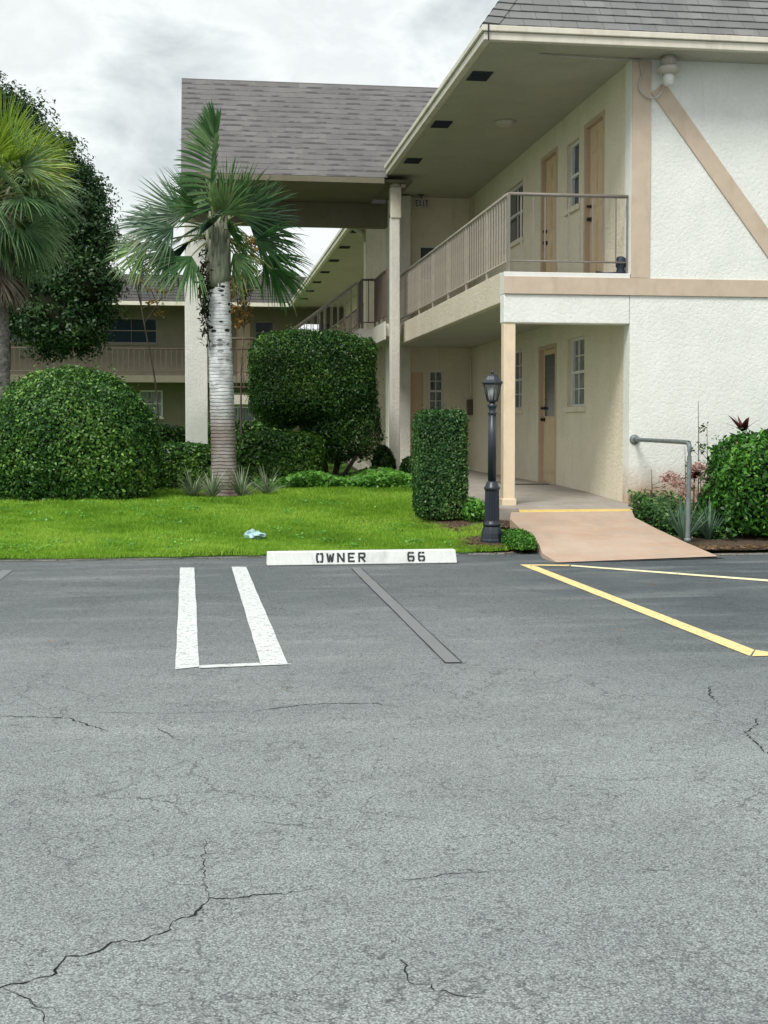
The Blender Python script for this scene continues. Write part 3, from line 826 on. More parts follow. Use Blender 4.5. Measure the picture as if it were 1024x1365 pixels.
m = MB(); m.box(3.215, 14, GY+.085, YF-.003, SZ-.0, SZ+.03); m.box(3.215, XW+.1, YF-.002, 22.05, SZ, SZ+.03)
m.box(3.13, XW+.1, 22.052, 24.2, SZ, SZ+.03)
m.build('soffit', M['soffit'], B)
m = MB()
m.box(XE, 14, GY, GY+.082, 5.615, 5.705); m.box(XE-.028, 14, GY-.03, GY+.08, 5.708, 5.775)
m.box(XE, XE+.082, GY+.084, 22.05, 5.615, 5.705); m.box(XE-.03, XE+.08, GY+.082, 22.05, 5.708, 5.775)
m.build('gutter', M['gutter'], B, bevel=.008)
m = MB(); m.box(XE+.035, XE+.05, GY-.04, GY-.031, 5.60, 5.775); m.build('gutter_joint', M['dark'], B)
vents(B, [15.72, 18.29, 20.86])
m = MB(); m.lathe([(.005,-.075),(.09,-.07),(.135,-.05),(.15,-.022),(.155,-.003)], (4.28, 18.0, SZ), 28)
m.build('ceiling_light', M['plastic'], B)

# ---- exit sign hung from the balcony soffit
ES = thing('exit_sign', (4.09, 23.9, 5.38), 'small exit sign hanging under the upper soffit at the far end of the balcony', 'exit sign')
sx, sy, sz = .37, 2.38, .40
m = MB(); m.box(3.57+sx, 3.835+sx, 21.48+sy, 21.54+sy, 4.98+sz, 5.145+sz); m.build('sign_box', M['plastic'], ES, bevel=.006)
m = MB(); m.tube([(3.70+sx, 21.51+sy, 5.145+sz), (3.70+sx, 21.51+sy, SZ-.01)], .012, 8); m.lathe([(.05, -.02), (.05, 0)], (3.70+sx, 21.51+sy, SZ-.002), 14); m.build('hanger', M['raildark'], ES)
# block letters
GL = {'E': [(0,0,.25,1),(.25,0,1,.2),(.25,.4,.85,.6),(.25,.8,1,1)], 'X': None, 'I': [(.35,0,.65,1)], 'T': [(.35,0,.65,.8),(0,.8,1,1)]}
m = MB(); x = 3.585+sx
for ch in 'EXIT':
    w, h = .045, .115; z0 = 5.003+sz; y = 21.476+sy
    if ch == 'X':
        for s_ in (0, 1):
            a, b = ((0, .28), (.72, 1)) if s_ == 0 else ((.72, 1), (0, .28))
            m.hexa([(x+a[0]*w,y,z0),(x+a[1]*w,y,z0),(x+a[1]*w,y+.003,z0),(x+a[0]*w,y+.003,z0),(x+b[0]*w,y-.0005*s_,z0+h),(x+b[1]*w,y-.0005*s_,z0+h),(x+b[1]*w,y+.003,z0+h),(x+b[0]*w,y+.003,z0+h)])
    else:
        for r0, z_0, r1, z_1 in GL[ch]: m.box(x+r0*w, x+r1*w, y, y+.003, z0+z_0*h, z0+z_1*h)
    x += .062
m.build('lettering', M['dark'], ES)['label'] = 'dark letters reading EXIT'

# ---- security lamp on the end wall
SL = thing('security_lamp', (5.47, YF, 5.40), 'weathered cream security lamp with looping cable at the top of the white wall', 'wall lamp')
cx, cy = 5.43, YF-.17
m = MB(); m.lathe([(.05,.02),(.10,.03),(.135,.055),(.142,.085),(.125,.11),(.085,.125)], (cx, cy, 5.395), 28); m.build('lamp_ring', M['plastic'], SL)
prof = []
m = MB(); b0 = 0
m.lathe([(.082,.125),(.088,.14),(.080,.19),(.072,.235),(.055,.25)], (cx, cy, 5.395), 28)
for k in range(14):
    t = 2*pi*k/14; m.tube([(cx+.088*cos(t), cy+.088*sin(t), 5.53), (cx+.075*cos(t), cy+.075*sin(t), 5.628)], .007, 5)
m.build('ribbed_cap', M['plastic'], SL)
m = MB(); m.lathe([(.035,0),(.035,.035),(.02,.045)], (cx-.02, cy, 5.645), 14); m.build('photocell', M['dark'], SL)
m = MB(); m.lathe([(.03,-.11),(.055,-.09),(.065,-.03),(.06,.02)], (cx, cy, 5.395), 18); m.tube([(cx, cy, 5.33), (cx, cy+.08, 5.32), (cx, YF-.002, 5.33)], .022, 8)
m.build('bracket', M['white'], SL)
m = MB(); pts = [(5.12, YF-.035, SZ-.01), (5.15, YF-.035, 5.45), (5.12, YF-.04, 5.33), (5.14, YF-.05, 5.24), (5.24, YF-.06, 5.165), (5.34, YF-.06, 5.19), (5.43, YF-.06, 5.32)]
def spl(P, k=6):
    P = [Vector(p) for p in P]; out = []
    for i in range(len(P)-1):
        p0, p1, p2, p3 = P[max(0, i-1)], P[i], P[i+1], P[min(len(P)-1, i+2)]
        for j in range(k):
            t = j/k; out.append(.5*((2*p1)+(p2-p0)*t+(2*p0-5*p1+4*p2-p3)*t*t+(3*p1-3*p2-p0+p3)*t**3))
    return out+[P[-1]]
m.tube(spl(pts), .011, 8); m.tube([(3.9, YF-.08, SZ-.015), (4.6, YF-.06, SZ-.03), (5.12, YF-.035, SZ-.02)], .012, 8)
m.build('cable', M['plastic'], SL)

# ---- pipe handrail
HR = thing('handrail', (4.9, 12.55, .08), 'galvanised pipe handrail fixed to the white end wall beside the ramp', 'handrail')
m = MB(); m.tube(spl([(4.93,12.56,.02),(4.935,12.56,.6),(4.94,12.56,1.03),(4.945,12.60,1.095),(4.955,12.70,1.115),(5.02,13.7,1.12),(5.11,YF-.03,1.12)], 5), .024, 12); m.build('pipe', M['galv'], HR)
m = MB(); m.tube([(5.108,YF-.035,1.12),(5.11,YF-.02,1.12),(5.11,YF-.001,1.12)], [.03,.055,.062], 18); m.build('wall_flange', M['galv'], HR)
m = MB(); m.tube([(4.93,12.56,.09),(4.93,12.56,.13)], .034, 14); m.build('foot_collar', M['galv'], HR)

# ================= portico =================
Pt = thing('entrance_portico', (1.7, 24, .3), 'tall open portico with brown grey shingle mansard roof on stucco columns behind the palm', 'portico')
PE = 22.0; pz = 5.56; Pm = 1.42; Ptop = 7.49; rp = (Ptop-pz)/Pm; Lp = (Ptop-pz)*math.sqrt(1+Pm*Pm)/Pm
m = MB()
slope(m, (-.37, PE, pz), (1, 0, 0), (0, 1, Pm), (0, -Pm, 1), Lp, lambda s: 0, lambda s: 3.52+s/math.sqrt(1+Pm*Pm), .13, .004)
yb = 26.3; 
m.face([(-.37, PE+rp, Ptop), (4.53, PE+rp, Ptop), (4.53, yb-rp, Ptop), (-.37, yb-rp, Ptop)], [(0,0),(5,0),(5,2),(0,2)])
slope(m, (3.13, yb, pz), (-1, 0, 0), (0, -1, Pm), (0, Pm, 1), Lp, lambda s: -s/math.sqrt(1+Pm*Pm), lambda s: 3.50, .13)
pr_ = m.build('roof', M['shingle2'], Pt)
m = MB()
for x0, x1 in ((-.368, -.30),):
    m.hexa([(x0,PE+.02,pz-.02),(x1,PE+.02,pz-.02),(x1,yb-.02,pz-.02),(x0,yb-.02,pz-.02),(x0,PE+rp,Ptop-.02),(x1,PE+rp,Ptop-.02),(x1,yb-rp,Ptop-.02),(x0,yb-rp,Ptop-.02)])
m.build('gable_cheek', M['cream'], Pt)
m = MB(); m.box(-.385, 3.10, PE-.02, PE+.06, 5.455, 5.552); m.box(-.385, 3.10, yb-.06, yb+.02, 5.455, 5.552); m.box(-.385, -.325, PE+.062, yb-.062, 5.455, 5.552)
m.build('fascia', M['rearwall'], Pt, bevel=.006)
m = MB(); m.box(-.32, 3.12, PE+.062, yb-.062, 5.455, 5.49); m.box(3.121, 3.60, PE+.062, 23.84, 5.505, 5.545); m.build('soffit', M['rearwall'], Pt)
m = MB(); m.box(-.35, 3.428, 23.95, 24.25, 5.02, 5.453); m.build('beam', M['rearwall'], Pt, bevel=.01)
m = MB(); m.box(-.35, .06, 23.9, 24.3, .25, 5.018); m.build('column', M['pillar_white'], Pt, bevel=.012)['label'] = 'left stucco column behind the palm'
m = MB(); m.box(-.35, .06, 25.7, 26.1, .25, 5.453); m.build('column', M['pillar'], Pt, bevel=.012)
m = MB(); m.box(3.43, 3.86, 23.85, 24.195, .25, 5.60); m.build('column', M['pillar'], Pt, bevel=.012)['label'] = 'right stucco column beside the white downspout'
m = MB(); m.box(3.27, 3.70, 25.9, 26.28, .25, 5.453); m.build('column', M['cream'], Pt, bevel=.012)
m = MB(); m.box(3.235, 3.41, 22.22, 22.38, .3, 5.0)
dn = m.build('downspout', M['pillar'], Pt, bevel=.02)
m = MB(); m.box(3.235, 3.43, 22.20, 22.40, 4.9, 5.45); m.tube([(3.33,22.3,5.45),(3.33,22.3,5.56)], [.10,.075], 12); m.box(3.43, 3.52, 22.27, 22.34, 5.46, 5.56)
m.build('conductor_head', M['gutter'], dn, bevel=.02)
m = MB(); m.tube([(2.98,26.3,5.42),(3.06,26.28,5.38),(3.26,26.1,5.2),(3.30,26.05,5.05)], .07, 10); m.build('downspout_elbow', M['gutter'], Pt)

# ================= stair =================
ST = thing('staircase', (2.1, 24.6, .35), 'outdoor switchback stair with metal railings between the topiary and the portico columns', 'staircase')
m = MB(); m.box(3.17, 3.415, 22.39, 24.198, 2.86, F2); m.box(2.96, 3.62, 24.2, 26.28, 2.86, F2); m.box(3.62, 3.95, 24.42, 26.28, 2.86, F2); m.build('upper_landing', M['pillar'], ST)
m = MB(); m.box(.15, 1.27, 23.35, 25.75, 1.67, 1.84); m.build('mid_landing', M['gutter'], ST)
def flight(x0, z0, x1, z1, y0, y1, n, nm):
    for_ = MB(); dx = (x1-x0)/n; dz = (z1-z0)/n
    for i in range(n):
        xa, xb = sorted((x0+dx*i, x0+dx*(i+1))); zt = z0+dz*(i+1)
        for_.box(xa-.02, xb, y0+.04, y1-.04, zt-.05, zt)
    o = for_.build('treads', M['slab'], ST)
    for y in (y0, y1-.04):
        s_ = MB()
        s_.hexa([(x0,y,z0-.22),(x1,y,z1-.22),(x1,y+.038,z1-.22),(x0,y+.038,z0-.22),(x0,y,z0+.02),(x1,y,z1+.02),(x1,y+.038,z1+.02),(x0,y+.038,z0+.02)])
        s_.build('stringer', M['gutter'], ST)
flight(1.27, 1.84, 2.93, F2, 24.65, 25.75, 7, 'a'); flight(3.2, .38, 1.27, 1.84, 23.35, 24.45, 8, 'b')
rail_run(ST, [(1.27, 24.68, 1.84), (2.95, 24.68, F2)], .05, .97, M['raillight'], .13, post_every=4, top=.026, label='sloping rail of the upper flight')
rail_run(ST, [(1.27, 25.72, 1.84), (2.95, 25.72, F2)], .05, .97, M['raillight'], .13, post_every=4, top=.026)
rail_run(ST, [(3.2, 23.38, .38), (1.27, 23.38, 1.84)], .05, .95, M['raildark'], .12, post_every=5, label='dark rail of the lower flight')
rail_run(ST, [(1.25, 23.38, 1.84), (.17, 23.38, 1.84), (.17, 25.72, 1.84)], .04, 1.02, M['raildark'], .13, post_every=6, label='dark rail of the middle landing')
rail_run(ST, [(2.96, 24.5, F2), (2.96, 24.02, F2), (3.2, 24.0, F2), (3.2, 22.45, F2)], .05, .95, M['raildark'], .12, post_every=5, label='dark rail of the upper landing')
m = MB(); m.box(3.14, 3.169, 22.30, 23.97, 2.80, F2+.03); m.box(2.90, 3.169, 23.972, 23.998, 2.80, F2+.03); m.box(2.90, 2.958, 24.0, 26.28, 2.80, F2+.03); m.box(2.96, 3.169, 24.0, 24.198, 2.86, F2)
m.build('landing_fascia', M['pillar'], ST)

# ================= further block (same eave line, beyond the portico) =================
B2 = thing('apartment_building', (XW, 26.5, 0), 'shaded gallery block seen under the portico beam, its eave running to the back', 'apartment building')
m = MB(); m.wall('x', XW, .22, 26.4, 46.6, -.05, SZ+.05, [(28,28.9,F2,5.2),(30,31.4,4.2,5.2),(33,33.9,F2,5.2),(36,37.4,4.2,5.2),(39,39.9,F2,5.2),(42,43.4,4.2,5.2),(28,28.9,.4,2.5),(30,31.4,1.5,2.5)])
m.wall('y', 26.4, .2, 4.0, XW-.002, -.05, SZ)
m.build('wall', M['cream'], B2)
for a, z0, z1 in ((28, F2, 5.2), (33, F2, 5.2), (39, F2, 5.2), (28, .4, 2.5)):
    m = MB(); m.box(XW+.06, XW+.1, a, a+.9, z0, z1); m.build('door', M['raildark'], B2)
for a, z in ((30, 4.2), (36, 4.2), (42, 4.2), (30, 1.5)): window('x', XW, a, a+1.4, z, z+1.0, B2, 'glass', muntin=(2, 1), sill=False)
m = MB(); m.box(3.50, XW-.003, 26.62, 46.6, 2.80, F2); m.build('gallery_floor', M['fascia_cream'], B2)
rail_run(B2, [(3.577, 26.7, F2), (3.577, 46.5, F2)], .06, .945, M['raildark'], .23, r=.011, post_every=7)
roof_block(B2, 26.32, 47.0, False, 'shingle3')
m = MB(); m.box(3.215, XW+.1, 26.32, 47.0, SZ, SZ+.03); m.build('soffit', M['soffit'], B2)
m = MB(); m.box(XE, XE+.082, 26.32, 46.9, 5.615, 5.705); m.box(XE-.03, XE+.08, 26.32, 46.9, 5.708, 5.775); m.build('gutter', M['gutter'], B2)
vents(B2, [28.6+2.57*i for i in range(7)])

# ================= rear block =================
B3 = thing('apartment_building', (-3, 48, 0), 'dim tan two storey block across the back with long balcony behind the palm', 'apartment building')
W3 = [(-3.64,-1.73,4.32,5.27),(-2.4,-1.55,1.58,2.58),(1.9,2.62,4.32,5.2),(-7.6,-6.0,4.32,5.27),(-10.4,-9.6,F2,5.2),(-11.5,-10.8,4.3,5.2),(-6,-5.1,.4,2.5),(-9,-8.1,1.5,2.5),(1.2,1.72,F2,5.15),(.6,1.9,1.4,2.5)]
m = MB(); m.wall('y', 48.5, .22, -16, 3.55, -.05, SZ+.05, W3); m.wall('y', 48.5, .22, 4.72, 14, -.05, SZ+.05)
m.box(3.55, 4.72, 48.5, 48.72, -.05, F2+.75); m.box(3.55, 4.72, 48.5, 48.72, 5.12, SZ)
m.wall('y', 52.5, .22, -16, 3.55, -.05, SZ); m.wall('y', 52.5, .22, 4.75, 14, -.05, SZ)
m.wall('x', 3.35, .2, 48.722, 52.5, -.05, SZ); m.wall('x', 4.75, .2, 48.722, 52.5, -.05, SZ); m.wall('x', -16, .2, 48.722, 52.5, -.05, SZ)
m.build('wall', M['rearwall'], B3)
for (a0, a1, b0, b1) in W3:
    if b1-b0 > 1.5:
        m = MB(); m.box(a0, a1, 48.57, 48.61, b0, b1); m.build('door', M['doorframe'], B3)
    else:
        window('y', 48.5, a0, a1, b0, b1, B3, 'glass_curtain' if b0 < 2 else 'glass', frame='white' if b0 < 2 else 'rail', muntin=(2, 1) if a1-a0 > 1 else (1, 1), fw=.05, depth=.09)
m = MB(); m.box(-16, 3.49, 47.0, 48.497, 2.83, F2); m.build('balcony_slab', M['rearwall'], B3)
rail_run(B3, [(-13.4, 47.06, F2), (3.4, 47.06, F2)], .04, .965, M['raildark'], .19, r=.012, post_every=7, top=.024)
m = MB(); z3 = 6.78; rr = (z3-5.75)/MS; L3 = (z3-5.75)*math.sqrt(1+MS*MS)/MS
slope(m, (-16.3, 46.9, 5.75), (1, 0, 0), (0, 1, MS), (0, -MS, 1), L3, lambda s: 0, lambda s: 19.4+s*.58, .14)
m.face([(-16.3, 46.9+rr, z3), (14, 46.9+rr, z3), (14, 53.0, z3), (-16.3, 53.0, z3)], [(0,0),(30,0),(30,9),(0,9)])
m.face([(-16.3, 53.0, z3), (14, 53.0, z3), (14, 53.0, 5.6), (-16.3, 53.0, 5.6)]); m.face([(-16.3, 46.9, 5.75), (-16.3, 46.9+rr, z3), (-16.3, 53.0, z3), (-16.3, 53.0, 5.6)])
m.build('roof', M['shingle3'], B3)
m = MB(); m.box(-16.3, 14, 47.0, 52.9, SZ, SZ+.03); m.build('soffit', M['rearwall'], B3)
m = MB(); m.box(-16.3, 3.08, 46.86, 46.98, 5.60, 5.74); m.build('gutter', M['gutter'], B3)
# ------------------------------------------------------------------ foliage tools
def norm(a): return a/np.maximum(np.linalg.norm(a, axis=1, keepdims=True), 1e-9)
def leaves(P, N, size, aspect=.5, flat=.6, jit=.35, up=.0, fold=.12):
    """leaf faces (two folded quads-of-4) at points P facing roughly N"""
    n = len(P)
    nr = norm(N+rng.normal(0, flat, (n, 3))+np.array([0, 0, up]))
    t = norm(np.cross(nr, rng.normal(0, 1, (n, 3))))
    b = np.cross(nr, t)
    L = (size*(1+rng.uniform(-jit, jit, (n, 1)))); W = L*aspect
    base = P-t*L*.5; tip = P+t*L*.5-nr*L*.12
    l = P+b*W*.5+nr*L*fold; r = P-b*W*.5+nr*L*fold
    V = np.stack([base, l, tip, r], 1).reshape(-1, 3)
    F = np.arange(4*n).reshape(n, 4)
    return V, F
def leafobj(name, P, N, size, mat, parent=None, **k):
    P = P-np.array(wbase(parent)) if parent is not None else P
    V, F = leaves(P, N, size, **k)
    r = np.clip(rng.normal(.45, .22, len(F)), 0, 1)
    return link(name, npmesh(name, V, F, mat, rnd=r), parent)
def sph(n):
    v = rng.normal(0, 1, (n, 3)); return norm(v)
def noise3(P, s, seed=0):
    k = np.random.default_rng(seed); o = np.zeros(len(P))
    for i in range(7):
        d = k.normal(0, 1, 3); d /= np.linalg.norm(d); f = s*k.uniform(.6, 2.2); o += np.sin(P@d*f+k.uniform(0, 6.3))
    return o/7*1.6
def blobcore(m, c, r, seed=0, amp=.06, zmin=None, n=18, pw=2.0):
    b0 = len(m.v)
    for i in range(n+1):
        th = pi*i/n
        for k in range(2*n):
            ph = pi*k/n; d = Vector((sin(th)*cos(ph), sin(th)*sin(ph), cos(th)))
            q = (abs(d.x)**pw+abs(d.y)**pw+abs(d.z)**pw)**(-1/pw)
            s = q*(1+amp*sin(3*ph+seed)*sin(2*th+seed))
            p = Vector((c[0]+r[0]*d.x*s, c[1]+r[1]*d.y*s, c[2]+r[2]*d.z*s))
            if zmin is not None: p.z = max(p.z, zmin)
            m.v.append(tuple(p))
    for i in range(n):
        for k in range(2*n):
            k2 = (k+1) % (2*n); m.idx([b0+i*2*n+k, b0+(i+1)*2*n+k, b0+(i+1)*2*n+k2, b0+i*2*n+k2])
def bush_pts(c, r, n, pw=2.0, lump=.05, ls=5, depth=.10, seed=1, zmin=0, shell=None, cut=None):
    d = sph(n); q = (np.abs(d)**pw).sum(1)**(-1/pw)
    s = q*(1+lump*noise3(d*np.array(r), ls, seed)+.5*lump*noise3(d*np.array(r), ls*3, seed+9))
    inn = 1-depth*rng.exponential(.6, n).clip(0, 4)+rng.normal(0, .012, n)
    st = rng.random(n) < .045; inn = np.where(st, 1+rng.exponential(.035, n).clip(0, .13), inn)
    P = np.array(c)+d*np.array(r)*(s*inn)[:, None]
    g = np.sign(d)*np.abs(d*q[:, None])**(pw-1)/np.array(r)
    N = norm(g)
    k = P[:, 2] > zmin
    if cut is not None: k &= cut(P)
    return P[k], N[k]
def shrub(name, loc, label, cat, c, r, n, size, mat, pw=2.0, lump=.05, depth=.1, seed=1, group=None, zmin=None, corek=.86, ls=5, flat=.6, cut=None, aspect=.55):
    T = thing(name, loc, label, cat, group)
    z0 = loc[2] if zmin is None else zmin
    P, N = bush_pts(c, r, n, pw, lump, ls, depth, seed, z0, cut=cut)
    leafobj('foliage', P, N, size, mat, T, flat=flat, aspect=aspect)
    m = MB(); blobcore(m, c, [x*corek for x in r], seed, lump, z0-.02, pw=pw)  # solid dark core, painted shade behind the leaves; the stems follow below
    for i in range(5):
        a = random.uniform(0, 6.3); m.tube([(c[0]+cos(a)*r[0]*.15, c[1]+sin(a)*r[1]*.15, loc[2]-.05), (c[0]+cos(a)*r[0]*.4, c[1]+sin(a)*r[1]*.4, c[2])], .02, 6)
    m.build('inner_core', M['core'], T)
    return T

# big clipped dome
shrub('round_bush', (-1.74, 17.55, .28), 'big dome-clipped green bush at the left of the lawn', 'bush', (-1.74, 17.6, .92), (1.14, 1.10, 1.12), 66000, .050, M['lf_ball'], pw=2.2, lump=.05, depth=.12, seed=3, zmin=.26)
# hedges behind
shrub('low_hedge', (-.45, 19.6, .3), 'low dark hedge between the dome bush and the palm', 'hedge', (-.42, 19.6, .62), (.70, .5, .40), 15000, .055, M['lf_hedge'], pw=4, lump=.06, seed=5, zmin=.28, group='low hedges behind the palm')
shrub('low_hedge', (1.1, 20.1, .3), 'low hedge just right of the palm trunk, in front of the stair', 'hedge', (1.12, 20.1, .70), (.72, .45, .47), 17000, .055, M['lf_hedge'], pw=4.5, lump=.04, seed=6, zmin=.3, group='low hedges behind the palm')
shrub('low_hedge', (.9, 30, .35), 'far low hedge glimpsed under the middle stair landing', 'hedge', (.9, 30, .86), (1.1, .5, .52), 9000, .08, M['lf_hedge'], pw=5, lump=.05, seed=7, zmin=.3, group='low hedges behind the palm')
shrub('low_hedge', (-2.2, 31, .35), 'far dark hedge against the rear block, left of the stucco column', 'hedge', (-1.9, 31, .80), (1.9, .5, .50), 9000, .08, M['lf_topi'], pw=5, lump=.08, seed=8, zmin=.3, group='low hedges behind the palm')
# column hedge by the lamp
shrub('box_hedge', (2.67, 14.6, .18), 'tall narrow box-clipped hedge left of the lamp post', 'hedge', (2.715, 14.65, .83), (.285, .32, .62), 24000, .034, M['lf_box'], pw=8, lump=.035, depth=.09, seed=11, zmin=.22, corek=.88, ls=7)
# right hedge
shrub('leafy_hedge', (6.4, 13.2, .08), 'bright green leafy hedge at the right in front of the white wall', 'hedge', (6.72, 13.35, .62), (1.20, .78, .60), 30000, .058, M['lf_bright'], pw=3.8, lump=.07, depth=.13, seed=14, zmin=.12, flat=.8)

# topiary tree with bare stems
T = thing('topiary_shrub', (1.95, 21.0, .33), 'large dark square-clipped shrub on bare branching stems in front of the stair', 'shrub')
P1, N1 = bush_pts((1.74, 21.0, 2.04), (1.0, .92, .73), 56000, 4.2, .09, 3.5, .13, 21, 0)
P2, N2 = bush_pts((2.18, 20.9, 1.30), (.62, .75, .62), 14000, 2.4, .2, 4, .18, 22, .42)
P3, N3 = bush_pts((2.64, 20.9, 2.46), (.20, .3, .30), 1800, 2.2, .2, 6, .2, 23, 0)
P4, N4 = bush_pts((1.25, 20.9, 1.45), (.42, .5, .22), 3500, 2.2, .2, 6, .2, 24, 0)
leafobj('foliage', np.vstack([P1, P2, P3, P4]), np.vstack([N1, N2, N3, N4]), .047, M['lf_topi'], T)
m = MB(); blobcore(m, (1.68, 21.0, 2.08), (.74, .70, .50), 2, .04, pw=3); blobcore(m, (2.02, 21.0, 1.36), (.42, .5, .40), 3, .1, pw=2.5)  # dark solid cores stand in for the shaded inside of the shrub
m.build('inner_core', M['core'], T)
m = MB()
for a, b, c_, r in (((1.95,21,.3),(1.75,20.8,.95),(1.35,20.7,1.6),.04),((2.0,21,.3),(1.9,20.7,1.0),(1.7,20.6,1.6),.045),((2.1,21,.3),(2.2,20.8,.9),(2.3,20.7,1.5),.05),((2.15,20.9,.3),(2.45,20.7,.8),(2.7,20.7,1.4),.035)):
    m.tube(spl([a, b, c_]), r, 8)
m.build('stem', M['bark'], T)

# small shrubs by the downspout and behind
shrub('small_shrub', (3.05, 21.6, .35), 'small dark shrub at the foot of the white downspout, left side', 'shrub', (3.03, 21.6, .62), (.20, .25, .34), 1900, .075, M['lf_topi'], lump=.2, depth=.3, seed=31, corek=.6, group='small shrubs at the portico foot')
shrub('small_shrub', (3.45, 21.4, .35), 'small dark shrub between the white downspout and the box hedge', 'shrub', (3.42, 21.3, .55), (.16, .2, .24), 1200, .07, M['lf_topi'], lump=.2, depth=.3, seed=32, corek=.6, group='small shrubs at the portico foot')
# hedge foot sprouts
shrub('small_shrub', (3.02, 14.2, .15), 'loose leafy sprouts at the right foot of the box hedge', 'shrub', (3.08, 14.35, .32), (.17, .22, .15), 900, .05, M['lf_ivy'], lump=.3, depth=.4, seed=33, corek=.3, flat=.9)

# ground cover between palm and portico
def gcover(name, label, region, n, size, mat, hmax, cat, up=.6):
    P = []
    while len(P) < n:
        x, y, k = region(); P.append((x, y, hz(x, y)+.01+hmax*k*random.random()**.7))
    P = np.array(P); N = np.tile([0, -.35, 1.0], (len(P), 1))
    o = leafobj(name, P, N, size, mat, None, flat=.45, aspect=.6)
    return tag(o, label, cat, kind='stuff')
def r1():
    x = random.uniform(.75, 3.5); y = 18.9+(x-.75)*.02+random.random()*2.2
    return x, y, 1+.4*sin(x*5)
gcover('ground_cover', 'bright broad-leaved ground cover between the palm and the portico columns', r1, 7000, .085, M['lf_ivy'], .17, 'ground cover')
def r2():
    x = 5.02+abs(random.gauss(0, .42)); y = random.uniform(12.75, 14.7)
    if x > 5.65: x = random.uniform(5.02, 5.6)
    if y < 13.4-(x-5.02)*1.0: y = random.uniform(13.3, 14.7)
    return x, y, (.5+.8*((y-12.7)/2))
gcover('bed_plants', 'low grey green ground cover along the foot of the white wall', r2, 4200, .05, M['lf_box'], .26, 'ground cover')

# ------------------------------------------------------------------ blades: spider plants, agave
def blades(n, c, L, w, mat, parent, name='leaf_rosette', spread=1.0, droop=.9, el=(.5, 1.35)):
    V = []; F = []; rn = []
    off = wbase(parent)
    for i in range(n):
        a = random.uniform(0, 2*pi); e = random.uniform(*el); l = L*random.uniform(.6, 1.15)
        p = Vector(c)-off; d = Vector((cos(a)*cos(e), sin(a)*cos(e), sin(e))); s = Vector((-sin(a), cos(a), 0)); k = 7; b = len(V)
        for j in range(k+1):
            t = j/k; ww = w*(1-t**1.6)*(.6+.8*min(1, t*3))/1.4+.0006
            V += [p-s*ww, p+s*ww+Vector((0, 0, ww*.3))]; p = p+d*(l/k); d = (d+Vector((0, 0, -droop/k*(.4+t)))).normalized()
        r = random.random()
        for j in range(k): F.append((b+2*j, b+2*j+1, b+2*j+3, b+2*j+2)); rn.append(min(1, max(0, r+random.uniform(-.1, .1))))
    return link(name, npmesh(name, [tuple(v) for v in V], F, mat, rnd=rn), parent)
spots = [(-.17, 17.75, 'spiky variegated plant at the left foot of the palm, nearest the dome bush'), (.10, 17.45, 'spiky variegated plant directly in front of the palm foot'),
         (.50, 17.55, 'spiky variegated plant at the right foot of the palm'), (.86, 17.9, 'spiky variegated plant farthest right of the palm foot')]
for x, y, lab in spots:
    T = thing('spider_plant', (x, y, hz(x, y)), lab, 'plant', 'variegated plants round the palm foot')
    blades(75, (x, y, hz(x, y)+.01), .46, .012, M['lf_spider'], T)
spots = [(5.18, 13.35, 'spiky grey green plant left of the handrail post'), (5.05, 12.95, 'spiky grey green plant right behind the handrail post'), (5.38, 13.1, 'spiky grey green plant between the handrail and the leafy hedge')]
for x, y, lab in spots:
    T = thing('agave_plant', (x, y, hz(x, y)), lab, 'plant', 'spiky plants beside the ramp')
    blades(46, (x, y, hz(x, y)+.01), .48, .013, M['lf_agave'], T, droop=.35, el=(.7, 1.45))

# red ti plants, flower stalks and a thin spike
def ti(x, y, z, h, lab, n=9, L=.24, mat='lf_red', lw=.055):
    T = thing('red_leaf_plant', (x, y, hz(x, y)), lab, 'plant', None)
    m = MB(); m.tube([(x, y, hz(x, y)), (x+.02, y, z+h)], .010, 6); m.build('stem', M['bark'], T)
    blades(n, (x+.02, y, z+h), L, lw, M[mat], T, droop=.3, el=(.35, 1.3))
ti(6.13, 14.0, .2, 1.02, 'burgundy-leaved plant standing above the leafy hedge at the right', 11, .24)
ti(5.55, 14.0, .2, .48, 'small burgundy-leaved plant behind the pale pink flowers', 16, .17)
def twigplant(x, y, h, lab, n=5, mat='lf_dark', lsz=.045, spread=.12, nl=14, name='thin_plant'):
    z0 = hz(x, y); T = thing(name, (x, y, z0), lab, 'plant'); m = MB(); P = []
    m.tube([(x, y, z0), (x+.01, y, z0+h*.5), (x-.005, y, z0+h)], [.007, .006, .003], 6)
    for i in range(n):
        zz = z0+h*random.uniform(.45, .75); a = random.uniform(0, 6.3); r = spread*random.uniform(.6, 1.3)
        e = (x+cos(a)*r, y+sin(a)*r, zz+random.uniform(.0, .1)); m.tube([(x, y, zz), e], .003, 5)
        for k in range(nl): P.append((e[0]+random.gauss(0, .03), e[1]+random.gauss(0, .03), e[2]+random.gauss(0, .025)))
    m.build('stem', M['bark'], T); P = np.array(P); leafobj('foliage', P, np.tile([0, -.5, .8], (len(P), 1)), lsz, M[mat], T, flat=1)
twigplant(5.69, 14.2, 1.45, 'tall thin spike of a plant with a few small leaves against the white wall', 5, nl=9)
twigplant(5.80, 14.2, 1.15, 'second thin leafy stem against the white wall, right of the tall spike', 5, nl=10)
twigplant(5.30, 13.6, .98, 'loose spray of pale pink flower heads beside the handrail post', 9, 'lf_pink', .035, .19, 80, 'flower_plant')
twigplant(5.52, 13.7, .80, 'lower pale pink flower spray touching the leafy hedge', 7, 'lf_pink', .035, .13, 30, 'flower_plant')
twigplant(5.22, 14.45, .62, 'faint bare-twigged plant against the stained wall foot', 7, 'lf_dry', .025, .17, 7)

